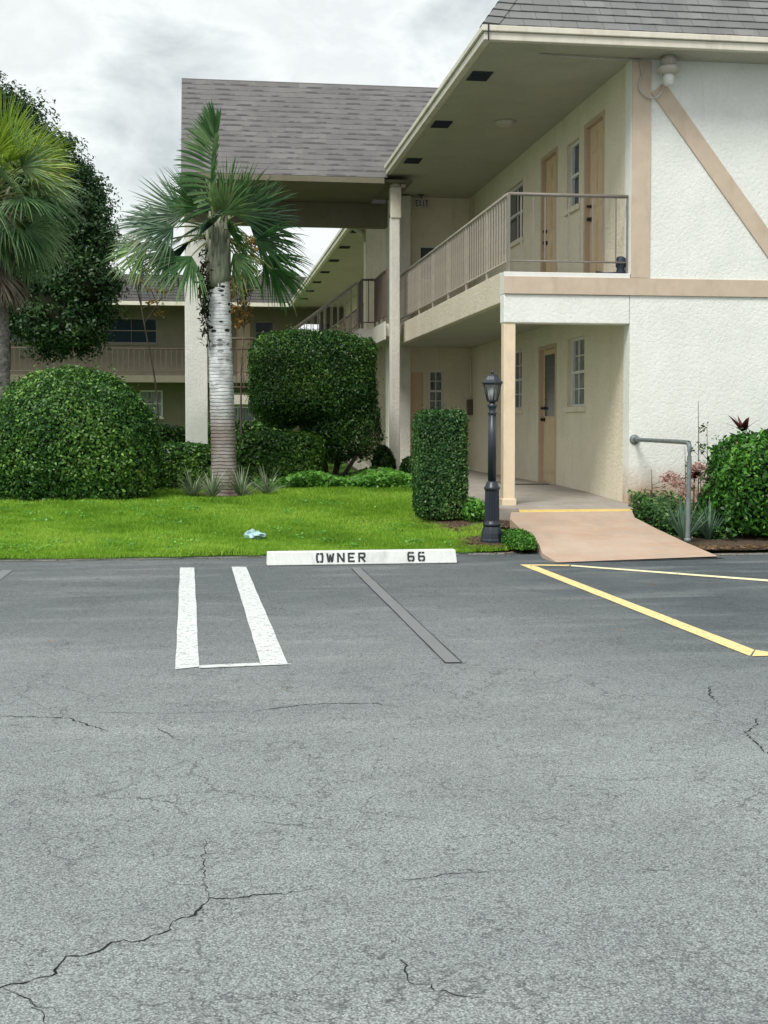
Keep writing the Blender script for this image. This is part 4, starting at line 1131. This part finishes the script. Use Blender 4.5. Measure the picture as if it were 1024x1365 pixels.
# grass tuft by the ramp
T = thing('grass_clump', (3.2, 12.8, .06), 'low rounded clump of clipped green growth between the lamp post and the ramp', 'plant')
P, N = bush_pts((3.195, 12.80, .07), (.155, .42, .15), 5200, 2.3, .06, 7, .15, 41, .05)
leafobj('foliage', P, N, .035, M['lf_bright'], T, flat=.9, aspect=.4)
m = MB(); blobcore(m, (3.195, 12.80, .06), (.12, .36, .10), 1, .03, .04); m.build('inner_core', M['lawnbase'], T)

# ------------------------------------------------------------------ lawn grass
def grass(n, xr, yr, hmin, hmax, w, dens=None):
    X = rng.uniform(*xr, n); Y = rng.uniform(*yr, n)
    ed = 12.50+.05*np.clip((X+1)/4, 0, 1)+.022*np.sin(X*2.3)+.014*np.sin(X*6.1+1)+.30*np.clip((X-2.75)/.6, 0, 9)**2.2
    k = (Y > ed-.02+rng.normal(0, .018, n)-.05*np.clip(np.sin(X*13.3+1.7)*np.sin(X*4.1), 0, 1)+.03*np.clip(np.sin(X*7.7), 0, 1)) & (X < 3.28)
    for (cx, cy, rx, ry) in ((2.93, 12.95, .16, .36), (2.95, 14.55, .40, .50), (.28, 18.1, .4, .4)):
        d = ((X-cx)/rx)**2+((Y-cy)/ry)**2; k &= d > rng.uniform(.55, 1.15, n)
    X = X[k]; Y = Y[k]; ed = ed[k]; n = len(X)
    t = np.clip((Y-12.5)/4.2, 0, 1); t2 = np.clip((Y-17)/5, 0, 1)
    Z = .035+.265*t*t*(3-2*t)+.07*t2*t2*(3-2*t2)+.012*np.sin(X*1.7+Y*.6)+.008*np.sin(X*3.1-Y*1.9)
    Z = np.where(Y < ed+.03, np.minimum(Z, .03), Z)-.004
    tuft = .75+.35*np.sin(X*9+np.sin(Y*7)*2)*np.sin(Y*8+X*3)+.25*np.sin(X*2.1+1)*np.sin(Y*2.7)
    h = rng.uniform(hmin, hmax, n)*np.clip(tuft, .45, 1.5)
    a = rng.uniform(0, 2*pi, n); lean = rng.normal(0, .55, (n, 2))*h[:, None]
    u = np.stack([np.cos(a), np.sin(a)], 1)*w
    V = np.empty((n, 3, 3)); V[:, 0, 0] = X-u[:, 0]; V[:, 0, 1] = Y-u[:, 1]; V[:, 0, 2] = Z
    V[:, 1, 0] = X+u[:, 0]; V[:, 1, 1] = Y+u[:, 1]; V[:, 1, 2] = Z
    V[:, 2, 0] = X+lean[:, 0]; V[:, 2, 1] = Y+lean[:, 1]; V[:, 2, 2] = Z+h
    r = np.clip(.42+.20*np.sin(X*1.3+Y*2.1)+.14*np.sin(X*4.7-Y*1.1)*np.sin(Y*3.3+X)+rng.normal(0, .22, n), 0, 1)
    return V.reshape(-1, 3), r
parts = [grass(230000, (-3.6, 3.3), (12.4, 16.2), .035, .075, .0045), grass(150000, (-4.5, 3.35), (16.2, 21.5), .04, .08, .006), grass(60000, (-12, -3.6), (12.4, 22), .04, .09, .008)]
V = np.vstack([p[0] for p in parts]); r_ = np.concatenate([p[1] for p in parts]); F = np.arange(len(V)).reshape(-1, 3)
g = link('lawn_grass', npmesh('lawn_grass', V, F, M['grass'], rnd=r_)); tag(g, 'short bright green lawn grass in front of the bushes', 'grass', kind='stuff')

V = []; N_ = []
for i in range(130):
    x = random.uniform(-3.4, 2.6); y = random.uniform(12.6, 16.5)
    for k in range(random.randint(5, 16)):
        V.append((x+random.gauss(0, .05), y+random.gauss(0, .05), hz(x, y)+random.uniform(.035, .065))); N_.append((0, -.3, 1))
o = leafobj('lawn_weeds', np.array(V), np.array(N_, dtype=float), .03, M['lf_ivy'], None, flat=.4, aspect=.7)
tag(o, 'small broad-leaved weeds scattered through the lawn', 'weeds', kind='stuff')
# ------------------------------------------------------------------ palms
UP = Vector((0, 0, 1))
def frond(parent, c, az, el, Lp, Rf, mat, droop=.9, n=40, spread=105, w=.020, pet_r=.013, grav=1.0, label=None, roll=None):
    """fan leaf: petiole, then leaflets radiating from its end, fused near the base"""
    off = wbase(parent); P = Vector(c)-off
    d = Vector((cos(az)*cos(el), sin(az)*cos(el), sin(el))); pts = [P.copy()]
    for i in range(6):
        P = P+d*(Lp/6); pts.append(P.copy()); d = (d+Vector((0, 0, -grav*.09))).normalized()
    m = MB(); m.tube(pts, [pet_r*1.3, pet_r*1.1, pet_r, pet_r, pet_r*.9, pet_r*.8, pet_r*.6], 5); nt_faces = len(m.f)
    s = d.cross(UP); 
    if s.length < .1: s = Vector((1, 0, 0))
    s.normalize(); nrm = s.cross(d).normalized(); roll = random.gauss(0, .25) if roll is None else R(roll)+random.gauss(0, .12)
    s, nrm = s*cos(roll)+nrm*sin(roll), nrm*cos(roll)-s*sin(roll)
    V = []; F = []; rn = []; base_r = random.uniform(.2, .7)
    for i in range(n):
        ph = R(spread)*(2*i/(n-1)-1)+random.gauss(0, .045); dj = random.uniform(.5, 1.5)
        l = Rf*(.70+.30*cos(ph*.85))*random.uniform(.80, 1.08); dd = (d*cos(ph)+s*sin(ph)-nrm*.18*abs(sin(ph))+nrm*.10).normalized()
        q = P.copy(); k = 7; b = len(V); wd = nrm.cross(dd).normalized()
        fl = 1 if i % 2 else -1
        for j in range(k+1):
            t = j/k
            ww = (w*(.5+1.9*t) if t < .28 else w*1.03*(1-((t-.28)/.72)**1.6))+.0008
            V += [q-wd*ww, q+wd*ww+nrm*ww*.8*fl]
            q = q+dd*(l/k); dd = (dd+Vector((0, 0, -droop*dj*(.03+.32*t*t)))+Vector((random.gauss(0, .02), random.gauss(0, .02), 0))).normalized()
        for j in range(k): F.append((b+2*j, b+2*j+1, b+2*j+3, b+2*j+2)); rn.append(min(1, max(0, base_r+.25*(j/k)+random.gauss(0, .13))))
    b = len(V); V += [Vector(v) for v in m.v]; pf = [[b+i for i in f] for f in m.f if len(f) == 4]
    F += [tuple(f) for f in pf]; rn += [.6]*len(pf); mi = [0]*(len(F)-len(pf))+[1]*len(pf)
    o = link('frond', npmesh('frond', [tuple(v) for v in V], F, [mat, M['petiole']], rnd=rn, mi=mi), parent)
    if label: o['label'] = label
    return o

# centre palm
PX, PY, PZ = .30, 18.0, .30
PT = thing('palm_tree', (PX, PY, PZ), 'fan palm with ringed pale grey trunk in front of the portico', 'palm tree')
m = MB(); rings = []; zs = np.linspace(0, 3.15, 90)
pts = []; rs = []
for z in zs:
    t = z/3.15; pts.append((PX-.02-.085*t, PY, PZ+z-.05))
    r0 = .205-.025*min(1, z/.6)-.022*t+.05*max(0, 1-z/.18)**2
    rs.append(r0+.0035*sin(z*72)+.0025*sin(z*31+1))
m.tube(pts, rs, 26); m.build('trunk', M['palmtrunk'], PT)
cxp, cyp, czp = PX-.105, PY, 3.42
m = MB(); m.lathe([(.158,-.10),(.168,.05),(.172,.30),(.16,.50),(.12,.72),(.03,.92)], (cxp, cyp, 3.30), 18)
for i in range(22):      # split leaf bases wrapping the crown
    a = i*2.4; z = 3.38+.025*i; m.tube([(cxp+.12*cos(a), cyp+.12*sin(a), z), (cxp+.15*cos(a), cyp+.15*sin(a), z+.18), (cxp+.17*cos(a), cyp+.17*sin(a), z+.36)], [.05, .034, .014], 6)
m.build('crown_base', M['boots'], PT)
hc = (cxp, cyp, 3.88)
D = lambda a: R(a)
specs = [ # azimuth (0 right, 90 away, -90 to the camera, 180 left), elevation, petiole, fan radius, droop, spread, roll
 (178, 38, .52, .80, .15, 58, 78), (186, 16, .62, .80, .45, 66, 70), (170, -4, .66, .80, .9, 66, 82), (196, 58, .40, .70, .3, 50, 60), (205, -28, .50, .76, 1.3, 60, 60), (160, 24, .85, .80, .5, 62, 50), (172, 4, 1.0, .68, 1.0, 50, 75),
 (2, 52, .36, .80, .45, 62, 74), (8, 30, .48, .84, .75, 66, 74), (-12, 8, .55, .80, 1.3, 60, 65), (15, -8, .74, .80, 1.5, 56, 55), (-25, -38, .36, .74, 1.4, 55, 70), (8, 72, .30, .78, .5, 46, 82), (-4, -20, .88, .72, 1.6, 50, 45),
 (-60, 62, .26, .62, .9, 60, 30), (100, 66, .35, .8, .8, 70, 20), (-110, 30, .22, .5, 1.2, 60, -50), (-60, 14, .26, .55, 1.5, 55, 50),
 (110, 28, .55, .8, 1.0, 80, 20), (70, 14, .6, .8, 1.3, 80, -20), (132, 8, .6, .8, 1.2, 80, 40), (48, -18, .6, .75, 1.6, 75, -40)]
hc = (cxp, cyp, 3.98)
for az, el, lp, rf, dr, sp, ro in specs:
    mt = M['lf_palm'] if random.random() < .7 else M['lf_palmlow']
    frond(PT, hc if el > 10 else (cxp, cyp, 3.92), D(az+random.uniform(-4, 4)), D(el), lp, rf, mt, dr, n=int(28+sp*.26), spread=sp, w=.0125, roll=ro)
# the tall upright leaf: leaflets comb off to the left of one arching rib
off = wbase(PT); m = MB(); rib = spl([(cxp-.02, cyp-.05, 4.0), (cxp-.10, cyp-.08, 4.5), (cxp-.06, cyp-.08, 5.0), (cxp+.0, cyp-.08, 5.36)], 8)
V = []; F = []; rn = []
for i in range(240):
    t_ = (i//2)/119; side = -1 if i % 2 else 1
    q0 = rib[min(len(rib)-1, int(5+t_*(len(rib)-6)))]; q = q0-off
    if side < 0: ang = R(205-105*t_+random.gauss(0, 3)); l = (.60-.16*t_)*random.uniform(.85, 1.05); dr_ = 1.2-.8*t_
    else: ang = R(66+20*t_+random.gauss(0, 4)); l = .20+.12*t_; dr_ = .1
    dd = Vector((cos(ang), random.gauss(0, .14)-.1, sin(ang))).normalized(); b = len(V); k = 7; wd = Vector((-sin(ang), .3, cos(ang))).normalized()
    for j in range(k+1):
        u = j/k; ww = .016*(.5+1.6*min(u, .35))*(1-max(0, (u-.35)/.65)**1.6)+.0008; V += [q-wd*ww, q+wd*ww+Vector((0, -ww*.7, 0))]
        q = q+dd*(l/k); dd = (dd+Vector((0, 0, -dr_*.22*u))).normalized()
    r0 = random.uniform(.2, .7)
    for j in range(k): F.append((b+2*j, b+2*j+1, b+2*j+3, b+2*j+2)); rn.append(r0)
fr = link('frond', npmesh('frond', [tuple(v) for v in V], F, M['lf_palm'], rnd=rn), PT); fr['label'] = 'tall upright frond rising above the crown'
m.tube(rib, list(np.linspace(.022, .006, len(rib))), 6); m.build('petiole', M['petiole'], fr)
m = MB()
for i in range(2):
    m.tube(spl([(cxp-.12, cyp-.12, 3.55), (cxp-.20-.03*i, cyp-.2, 3.45), (cxp-.24-.01*i, cyp-.22, 3.1-.05*i), (cxp-.17+.02*i, cyp-.22, 2.75-.1*i), (cxp-.13+.015*i, cyp-.21, 2.45-.12*i)]), [.012]*13+[.007]*12, 6)
V = []
st = m.build('dry_flower_stalk', M['lf_dry'], PT); st['label'] = 'dark dried flower stalk hanging beside the trunk'
P = np.array([(cxp-.19+random.gauss(0, .035), cyp-.21+random.gauss(0, .04), random.gauss(3.05, .28)) for _ in range(420)])
hk = leafobj('dry_husk', P, np.tile([0, -1., 0], (len(P), 1)), .07, M['core'], st, flat=1., aspect=.35); hk['kind'] = 'stuff'

# left palm
LX, LY = -3.12, 20.3; LZ = 4.75
PL = thing('palm_tree', (LX, LY, .33), 'dense drooping fan palm with yellow green new fronds at the left edge', 'palm tree')
m = MB(); zs = np.linspace(.25, LZ-.35, 60); m.tube([(LX-.03+.03*sin(z*.8), LY, z) for z in zs], [.165-.01*z/4+.008*sin(z*40)+.006*sin(z*17) for z in zs], 18); m.build('trunk', M['palmtrunk2'], PL)
m = MB()
for i in range(40):
    a = i*2.4; z = LZ-1.25+.028*i; m.tube([(LX+.12*cos(a), LY+.12*sin(a), z), (LX+.20*cos(a), LY+.20*sin(a), z+.2), (LX+.27*cos(a), LY+.27*sin(a), z+.32)], [.05, .035, .015], 5)
m.build('crown_base', M['boots'], PL)
for i in range(64):
    u = i/63; el = 70-118*u+random.uniform(-8, 8); az = i*137.5+random.uniform(-10, 10)
    c = (LX, LY, LZ+.25*(1-u)-.25*u)
    mt = M['lf_palmnew'] if u < .26 else M['lf_palmleft']
    frond(PL, c, D(az), D(el), .42+.25*math.sin(pi*u), .86 if u > .15 else .78, mt, .7+1.5*u, n=46, spread=80, w=.0095, roll=random.uniform(-80, 80))
for i in range(3):
    frond(PL, (LX, LY, LZ+.2), D((-40, 5, 200)[i]), D((80, 50, 84)[i]), .55, .95, M['lf_palmnew'], .35, n=52, spread=62, w=.010)
for i in range(12):
    o = frond(PL, (LX, LY, LZ-.75), D(i*30+12), D(-52-random.uniform(0, 22)), .38, .7, M['lf_dead'], .9, n=26, spread=60, w=.014)
    o['label'] = 'dead grey brown frond hanging under the crown'

# ------------------------------------------------------------------ trees
def tree(name, loc, label, blobs, n, lsz, mat, trunk, seed=0, cl=.35, cat='tree', group=None, per=60, core=0):
    """blobs: (center, radii); leaf clusters spread over the blob surfaces"""
    T = thing(name, loc, label, cat, group)
    wts = np.array([b[1][0]*b[1][2] for b in blobs]); wts = wts/wts.sum(); PP = []; NN = []
    tips = []
    for (c, r), w in zip(blobs, wts):
        k = int(n*w/per); d = sph(k); s = .70+.30*rng.random(k)**.5
        s *= 1+.20*noise3(d*np.array(r), 3, seed)
        C = np.array(c)+d*np.array(r)*s[:, None]; tips.append(C[:: max(1, k//9)])
        cr = cl*rng.uniform(.55, 1.25, k)
        dd = sph(k*per)*rng.random((k*per, 1))**.5
        P = np.repeat(C, per, 0)+dd*np.repeat(cr, per)[:, None]*np.array([1.1, 1.1, .62])
        PP.append(P); NN.append(norm(dd+np.repeat(d, per, 0)*.4+np.array([0, 0, .5])))
    P = np.vstack(PP); N = np.vstack(NN)
    leafobj('crown', P, N, lsz, mat, T, flat=.55)
    if core:
        m = MB()
        for c, r in blobs: blobcore(m, c, [q*core for q in r], seed, .12)  # solid cores block the view through and darken gaps in the crown
        o = m.build('crown_core', M['core'], T)
    m = MB()
    tp = spl(trunk[0], 6); tr = np.linspace(trunk[1], trunk[1]*.45, len(tp)); m.tube(tp, list(tr), 12)
    top = Vector(trunk[0][-1]); mid = Vector(trunk[0][len(trunk[0])//2])
    for tt_ in tips:
        for q in tt_:
            q = Vector(q); a = mid.lerp(top, random.random()); k = a.lerp(q, .5)+Vector((random.gauss(0, .2), random.gauss(0, .2), random.uniform(0, .4)))
            L = (q-a).length; m.tube(spl([a, k, q], 4), list(np.linspace(min(trunk[1]*.4, .02+L*.02), .008, 9)), 5, caps=False)
    m.build('trunk', M['bark'], T)
    return T
tree('broadleaf_tree', (-4.4, 28.5, .35), 'tall dark green broadleaf tree behind the left palm', [
    ((-4.9, 28.5, 6.7), (1.7, 1.8, 2.0)), ((-3.6, 28.3, 6.1), (1.3, 1.5, 1.55)), ((-2.9, 28.2, 5.55), (1.05, 1.3, 1.35)),
    ((-2.6, 27.8, 4.35), (.78, 1.0, .95)), ((-3.1, 27.6, 3.55), (1.0, .9, .80)), ((-4.1, 28.2, 4.6), (1.1, 1.3, 1.2)), ((-6.3, 29, 6.3), (1.6, 1.8, 2.2)), ((-5.3, 28.5, 8.0), (1.1, 1.2, .8))],
    210000, .088, M['lf_dark'], ([(-4.4, 28.5, .3), (-4.35, 28.45, 2.2), (-4.3, 28.4, 3.9), (-4.5, 28.5, 5.6)], .26), seed=4, cl=.36, per=80, core=.76)
tree('small_tree', (.80, 21.3, .35), 'small thin tree with rust brown leaves behind the palm crown, right side', [((.82, 21.3, 4.15), (.24, .25, .26)), ((.55, 21.4, 3.35), (.28, .25, .45)), ((.72, 21.3, 3.75), (.2, .2, .3))],
    900, .08, M['lf_rust'], ([(.62, 21.3, .3), (.60, 21.3, 1.8), (.68, 21.3, 3.3), (.82, 21.3, 4.2)], .018), seed=6, cl=.12, per=12)
tree('small_tree', (-1.1, 22.0, .35), 'small thin tree with sparse brown and green leaves behind the palm, left side', [((-1.25, 22.0, 4.25), (.25, .2, .2)), ((-.95, 22.0, 3.9), (.3, .25, .3)), ((-.75, 22.0, 3.4), (.22, .2, .25))],
    230, .07, M['lf_rust'], ([(-.75, 22.0, .3), (-.8, 22.0, 1.8), (-1.0, 22.0, 3.0), (-1.15, 22.0, 3.9)], .018), seed=8, cl=.13, per=12)
for i, (x, y, h, lab) in enumerate(((-6.5, 64, 8.3, 'far tree just showing over the rear roof left of the portico column'), (-2.2, 66, 8.5, 'far tree over the rear roof behind the palm crown'), (-13, 62, 11, 'far tall tree beyond the rear block at the left'))):
    tree('broadleaf_tree', (x, y, 0), lab, [((x, y, h-2), (2.4, 2, 1.6)), ((x+1.3, y, h-1.6), (1.4, 1.5, 1.3)), ((x-1.5, y, h-2.4), (1.6, 1.5, 1.5))], 7000, .22, M['lf_dark'],
         ([(x, y, 0), (x+.1, y, 2.5), (x, y, h-3)], .25), seed=10+i, cl=.6, per=40, core=.8, group='far trees beyond the rear block')

# ------------------------------------------------------------------ wheel stop
WS = thing('wheel_stop', (1.45, 11.75, 0), 'white concrete wheel stop stencilled OWNER 66 in front of the lawn', 'wheel stop')
x0, x1 = .560, 2.335; yf = 11.70; hS = .128
m = MB(); m.hexa([(x0,yf,.005),(x1,yf-.012,.005),(x1,yf+.15,.005),(x0,yf+.162,.005),(x0+.004,yf+.022,hS),(x1-.012,yf+.010,hS),(x1-.012,yf+.112,hS),(x0+.004,yf+.124,hS)])
m.build('block', M['stop'], WS, bevel=.007)
def fpt(u, v, k=0.0015):    # u metres along the face, v up the face
    t = v/hS; y = yf-.012*(u/(x1-x0))+.022*t; return (x0+u, y-k, .005+v)
L6 = [(.1,.1,.1,.9),(.1,.9,.9,.9),(.1,.1,.9,.1),(.9,.1,.9,.5),(.9,.5,.45,.5),(.9,.9,.9,.72)]
STR = {'O': [(.12,.2,.12,.8),(.88,.2,.88,.8),(.12,.94,.40,.94),(.60,.94,.88,.94),(.12,.06,.40,.06),(.60,.06,.88,.06)],
       'W': [(.08,.95,.25,.05),(.5,.8,.32,.05),(.5,.8,.68,.05),(.92,.95,.75,.05)],
       'N': [(.1,.02,.1,.98),(.9,.02,.9,.98),(.24,.86,.76,.14)],
       'E': [(.14,.02,.14,.98),(.30,.93,.9,.93),(.30,.5,.75,.5),(.30,.07,.9,.07)],
       'R': [(.12,.02,.12,.98),(.28,.93,.85,.93),(.88,.88,.88,.58),(.28,.5,.85,.5),(.5,.42,.9,.04)],
       '6': [(.12,.14,.12,.86),(.14,.94,.42,.94),(.60,.94,.86,.92),(.14,.06,.42,.06),(.60,.06,.86,.06),(.88,.12,.88,.46),(.86,.52,.32,.52)]}
def stencil(txt, u, v, w, h, gap, nm):
    m = MB()
    for ch in txt:
        for i, (a, b, c, d) in enumerate(STR[ch]):
            p = Vector((u+a*w, v+b*h)); q = Vector((u+c*w, v+d*h)); e = (q-p).normalized(); n_ = Vector((-e.y, e.x))*.0088; p -= e*.004; q += e*.004
            k = .0015+.0002*i
            m.face([fpt(*(p-n_), k), fpt(*(q-n_), k), fpt(*(q+n_), k), fpt(*(p+n_), k)])
        u += w+gap
    m.build('lettering', M['stencil'], WS)['label'] = nm
stencil('OWNER', .452, .024, .068, .082, .030, 'black stencilled word OWNER')
stencil('66', 1.305, .024, .066, .082, .034, 'black stencilled number 66')

# ------------------------------------------------------------------ lamp post
LP = thing('lamp_post', (2.96, 13.0, .06), 'short dark blue-black garden lamp post with glass lantern beside the entrance ramp', 'lamp post')
lx, ly = 2.965, 13.0
m = MB(); m.lathe([(.125,0),(.125,.05),(.118,.06),(.112,.12),(.100,.16),(.088,.19)], (lx, ly, .05), 8, smooth=False, rot=pi/8); m.build('base', M['blackpaint'], LP, bevel=.004)
m = MB(); prof = [(.088,.24),(.095,.25),(.095,.27),(.078,.285),(.078,.30)]
m.lathe(prof, (lx, ly, 0), 24)
b0 = len(m.v); nn = 32      # fluted pedestal
for z, k in ((.285, 1.), (.62, .92)):
    for i in range(nn*2):
        t = pi*i/nn; r = (.079 if i % 4 < 2 else .069)*k; m.v.append((lx+r*cos(t), ly+r*sin(t), z))
for i in range(nn*2): j = (i+1) % (nn*2); m.idx([b0+i, b0+j, b0+nn*2+j, b0+nn*2+i])
m.lathe([(.070,.61),(.082,.625),(.084,.645),(.070,.66),(.060,.69),(.050,.71)], (lx, ly, 0), 24)
m.build('pedestal', M['blackpaint'], LP)
m = MB(); m.tube([(lx, ly, .70), (lx, ly, 1.50)], [.041, .036], 20)
for i in range(8): t = 2*pi*i/8; m.tube([(lx+.038*cos(t), ly+.038*sin(t), .72), (lx+.034*cos(t), ly+.034*sin(t), 1.42)], .007, 5)
m.lathe([(.036,1.40),(.050,1.415),(.036,1.43),(.038,1.47),(.052,1.49),(.050,1.505),(.030,1.52),(.028,1.535)], (lx, ly, 0), 20); m.build('shaft', M['blackpaint'], LP)
ln = MB(); ln.lathe([(.028,1.53),(.058,1.54),(.060,1.552),(.050,1.556)], (lx, ly, 0), 6, smooth=False, rot=pi/6)
for i in range(6):
    t = pi/6+2*pi*i/6; ln.tube([(lx+.056*cos(t), ly+.056*sin(t), 1.55), (lx+.094*cos(t), ly+.094*sin(t), 1.715)], .0062, 5)
ln.lathe([(.097,1.712),(.103,1.722),(.114,1.728),(.114,1.738),(.085,1.765),(.062,1.80),(.030,1.822),(.018,1.828)], (lx, ly, 0), 6, smooth=False, rot=pi/6)
ln.lathe([(.010,1.826),(.018,1.84),(.010,1.853),(.006,1.858),(.003,1.875)], (lx, ly, 0), 12)
lan = ln.build('lantern', M['blackpaint'], LP)
m = MB()
for i in range(6):
    t0, t1 = pi/6+2*pi*i/6+.07, pi/6+2*pi*(i+1)/6-.07
    m.face([(lx+.052*cos(t0), ly+.052*sin(t0), 1.556), (lx+.052*cos(t1), ly+.052*sin(t1), 1.556), (lx+.089*cos(t1), ly+.089*sin(t1), 1.712), (lx+.089*cos(t0), ly+.089*sin(t0), 1.712)])
t = NT('lantern_glass'); gl = t.n('ShaderNodeBsdfGlossy'); gl.inputs['Roughness'].default_value = .05; tr = t.n('ShaderNodeBsdfTransparent'); tr.inputs[0].default_value = (.85, .88, .88, 1)
mx = t.n('ShaderNodeMixShader'); mx.inputs[0].default_value = .22; t.l(tr.outputs[0], mx.inputs[1]); t.l(gl.outputs[0], mx.inputs[2]); t.l(mx.outputs[0], t.out.inputs[0]); M['lglass'] = t.m
m.build('pane', M['lglass'], lan)
m = MB(); m.lathe([(.012,1.56),(.014,1.60),(.030,1.63),(.034,1.66),(.024,1.69),(.006,1.70)], (lx, ly, 0), 16); m.build('bulb', M['frost'], lan)

# ------------------------------------------------------------------ crumpled bag
m = MB(); b0 = len(m.v); nu, nv = 22, 14; bx, by = .52, 13.5; bz = hz(bx, by)+.015
for i in range(nu+1):
    for j in range(nv):
        u = i/nu; a = 2*pi*j/nv; rr = (math.sin(pi*min(1, max(0, u)))**.5)
        n1 = sin(a*3+u*9)*.25+sin(a*5-u*14)*.18+random.uniform(-.10, .10)
        x = bx+(u-.5)*.24; y = by+.07*cos(a)*rr*(1+n1); z = bz+.035+.05*sin(a)*rr*(1+n1)*(1.25-.8*u)
        m.v.append((x+.012*n1, y, max(z, bz-.012)))
for i in range(nu):
    for j in range(nv): j2 = (j+1) % nv; m.idx([b0+i*nv+j, b0+i*nv+j2, b0+(i+1)*nv+j2, b0+(i+1)*nv+j])
bag = m.build('plastic_bag', M['bag']); tag(bag, 'crumpled pale blue plastic litter lying on the lawn behind the wheel stop', 'litter')

# ------------------------------------------------------------------ world, light, camera
EL, AZ = 53, 216      # sun elevation; compass azimuth measured from +Y towards +X
w = bpy.data.worlds.new('World'); SC.world = w; w.use_nodes = True; nt = w.node_tree; nt.nodes.clear()
t = NT.__new__(NT); t.t = nt; t.co = None; t.m = None
bg = t.n('ShaderNodeBackground'); out = t.n('ShaderNodeOutputWorld')
sky = t.n('ShaderNodeTexSky', sky_type='NISHITA'); sky.sun_disc = False; sky.sun_elevation = R(EL); sky.sun_rotation = R(AZ); sky.air_density = 1; sky.dust_density = 3
gen = t.n('ShaderNodeTexCoord').outputs['Generated']; t.co = gen
x, y, z = t.sep(gen)
mp = t.mapp((1, 1, 1.7), SKYLOC, vec=gen)
n1 = t.noise(4.2, 10, .55, vec=mp, dist=.25)
n2 = t.noise(13, 9, .6, vec=mp, dist=.4)
f = t.math('ADD', t.math('MULTIPLY', n1, .68), t.math('MULTIPLY', n2, .34))
def bank(dx, dy, dz, wdt, amt):       # a larger cloud bank centred on one direction of the sky
    global f
    v = t.n('ShaderNodeVectorMath', operation='DOT_PRODUCT'); t.l(gen, v.inputs[0]); v.inputs[1].default_value = Vector((dx, dy, dz)).normalized()
    f = t.math('ADD', f, t.math('MULTIPLY', t.mr(v.outputs['Value'], cos(R(wdt)), 1.), amt))
bank(-.03, 1, .345, 5.5, -.10)
bank(-.12, 1, .30, 4.5, .05)
bank(.06, 1, .335, 5, .05)
bank(.12, 1, .42, 5, -.06)
K = SKYK
cl = t.ramp(f, SKYR(K))
scl = t.n('ShaderNodeVectorMath', operation='SCALE'); t.l(cl, scl.inputs[0]); scl.inputs['Scale'].default_value = 10
col = t.mix(.12, scl.outputs[0], sky.outputs[0])
t.l(col, bg.inputs[0]); bg.inputs[1].default_value = .1; t.l(bg.outputs[0], out.inputs[0])
sun = bpy.data.lights.new('sun', 'SUN'); sun.energy = SUNE; sun.angle = R(22); sun.color = (1, .965, .91)
so = bpy.data.objects.new('sun', sun); COL.objects.link(so)
dv = Vector((sin(R(AZ))*cos(R(EL)), cos(R(AZ))*cos(R(EL)), sin(R(EL))))
so.rotation_euler = dv.to_track_quat('Z', 'Y').to_euler(); so.location = dv*60

cam = bpy.data.cameras.new('camera'); co = bpy.data.objects.new('camera', cam); COL.objects.link(co)
co.location = (0, 0, 1.3); co.rotation_euler = (R(90-2.4), 0, R(-8)); cam.sensor_fit = 'AUTO'; cam.sensor_width = 36
cam.lens = 1700/1365*36; cam.shift_y = -(682.5-637.2)/1365; cam.clip_start = .05; cam.clip_end = 2000
SC.camera = co
SC.view_settings.view_transform = 'Standard'; SC.view_settings.look = 'None'; SC.view_settings.gamma = 1; SC.view_settings.exposure = EXPO

DM = thing('door_mat', (4.72, 18.4, .425), 'flat grey mat lying on the walkway before the ground floor door', 'door mat')
m = MB(); m.box(4.38, 4.98, 18.05, 18.95, .428, .44); m.build('mat', M['raildark'], DM, bevel=.004)
m = MB(); m.box(4.42, 4.94, 18.09, 18.91, .4405, .444); m.build('pile', M['slab'], DM)
FX = thing('corner_fixture', (4.98, 14.84, 3.10), 'small dark fixture at the foot of the balcony railing by the tan post', 'fixture')
m = MB(); m.lathe([(.05, 0), (.055, .03), (.045, .08), (.06, .10), (.06, .20), (.03, .22)], (4.97, 14.90, 3.10), 14); m.build('housing', M['dark'], FX)
m = MB(); m.tube(spl([(4.97, 14.90, 3.12), (4.9, 14.86, 3.115), (4.75, 14.88, 3.11), (4.66, 14.9, 3.135)]), .016, 8); m.build('cord', M['dark'], FX)

def reg2():
    k = random.random()
    if k < .45: x = random.uniform(-4, 3.2); return x, curb(x)-abs(random.gauss(0, .10))
    if k < .7: x = random.uniform(4.8, 6.5); return x, curb(x)-abs(random.gauss(0, .10))
    if k < .85: return random.uniform(-3, 4.6), random.uniform(9.8, 12.3)
    return random.uniform(-2.5, 3), random.uniform(4, 12.3)
chips(420, reg2, .010, M['lf_dry'], 'leaf_litter', 'dry leaf bits and clippings scattered on the asphalt along the lawn edge')
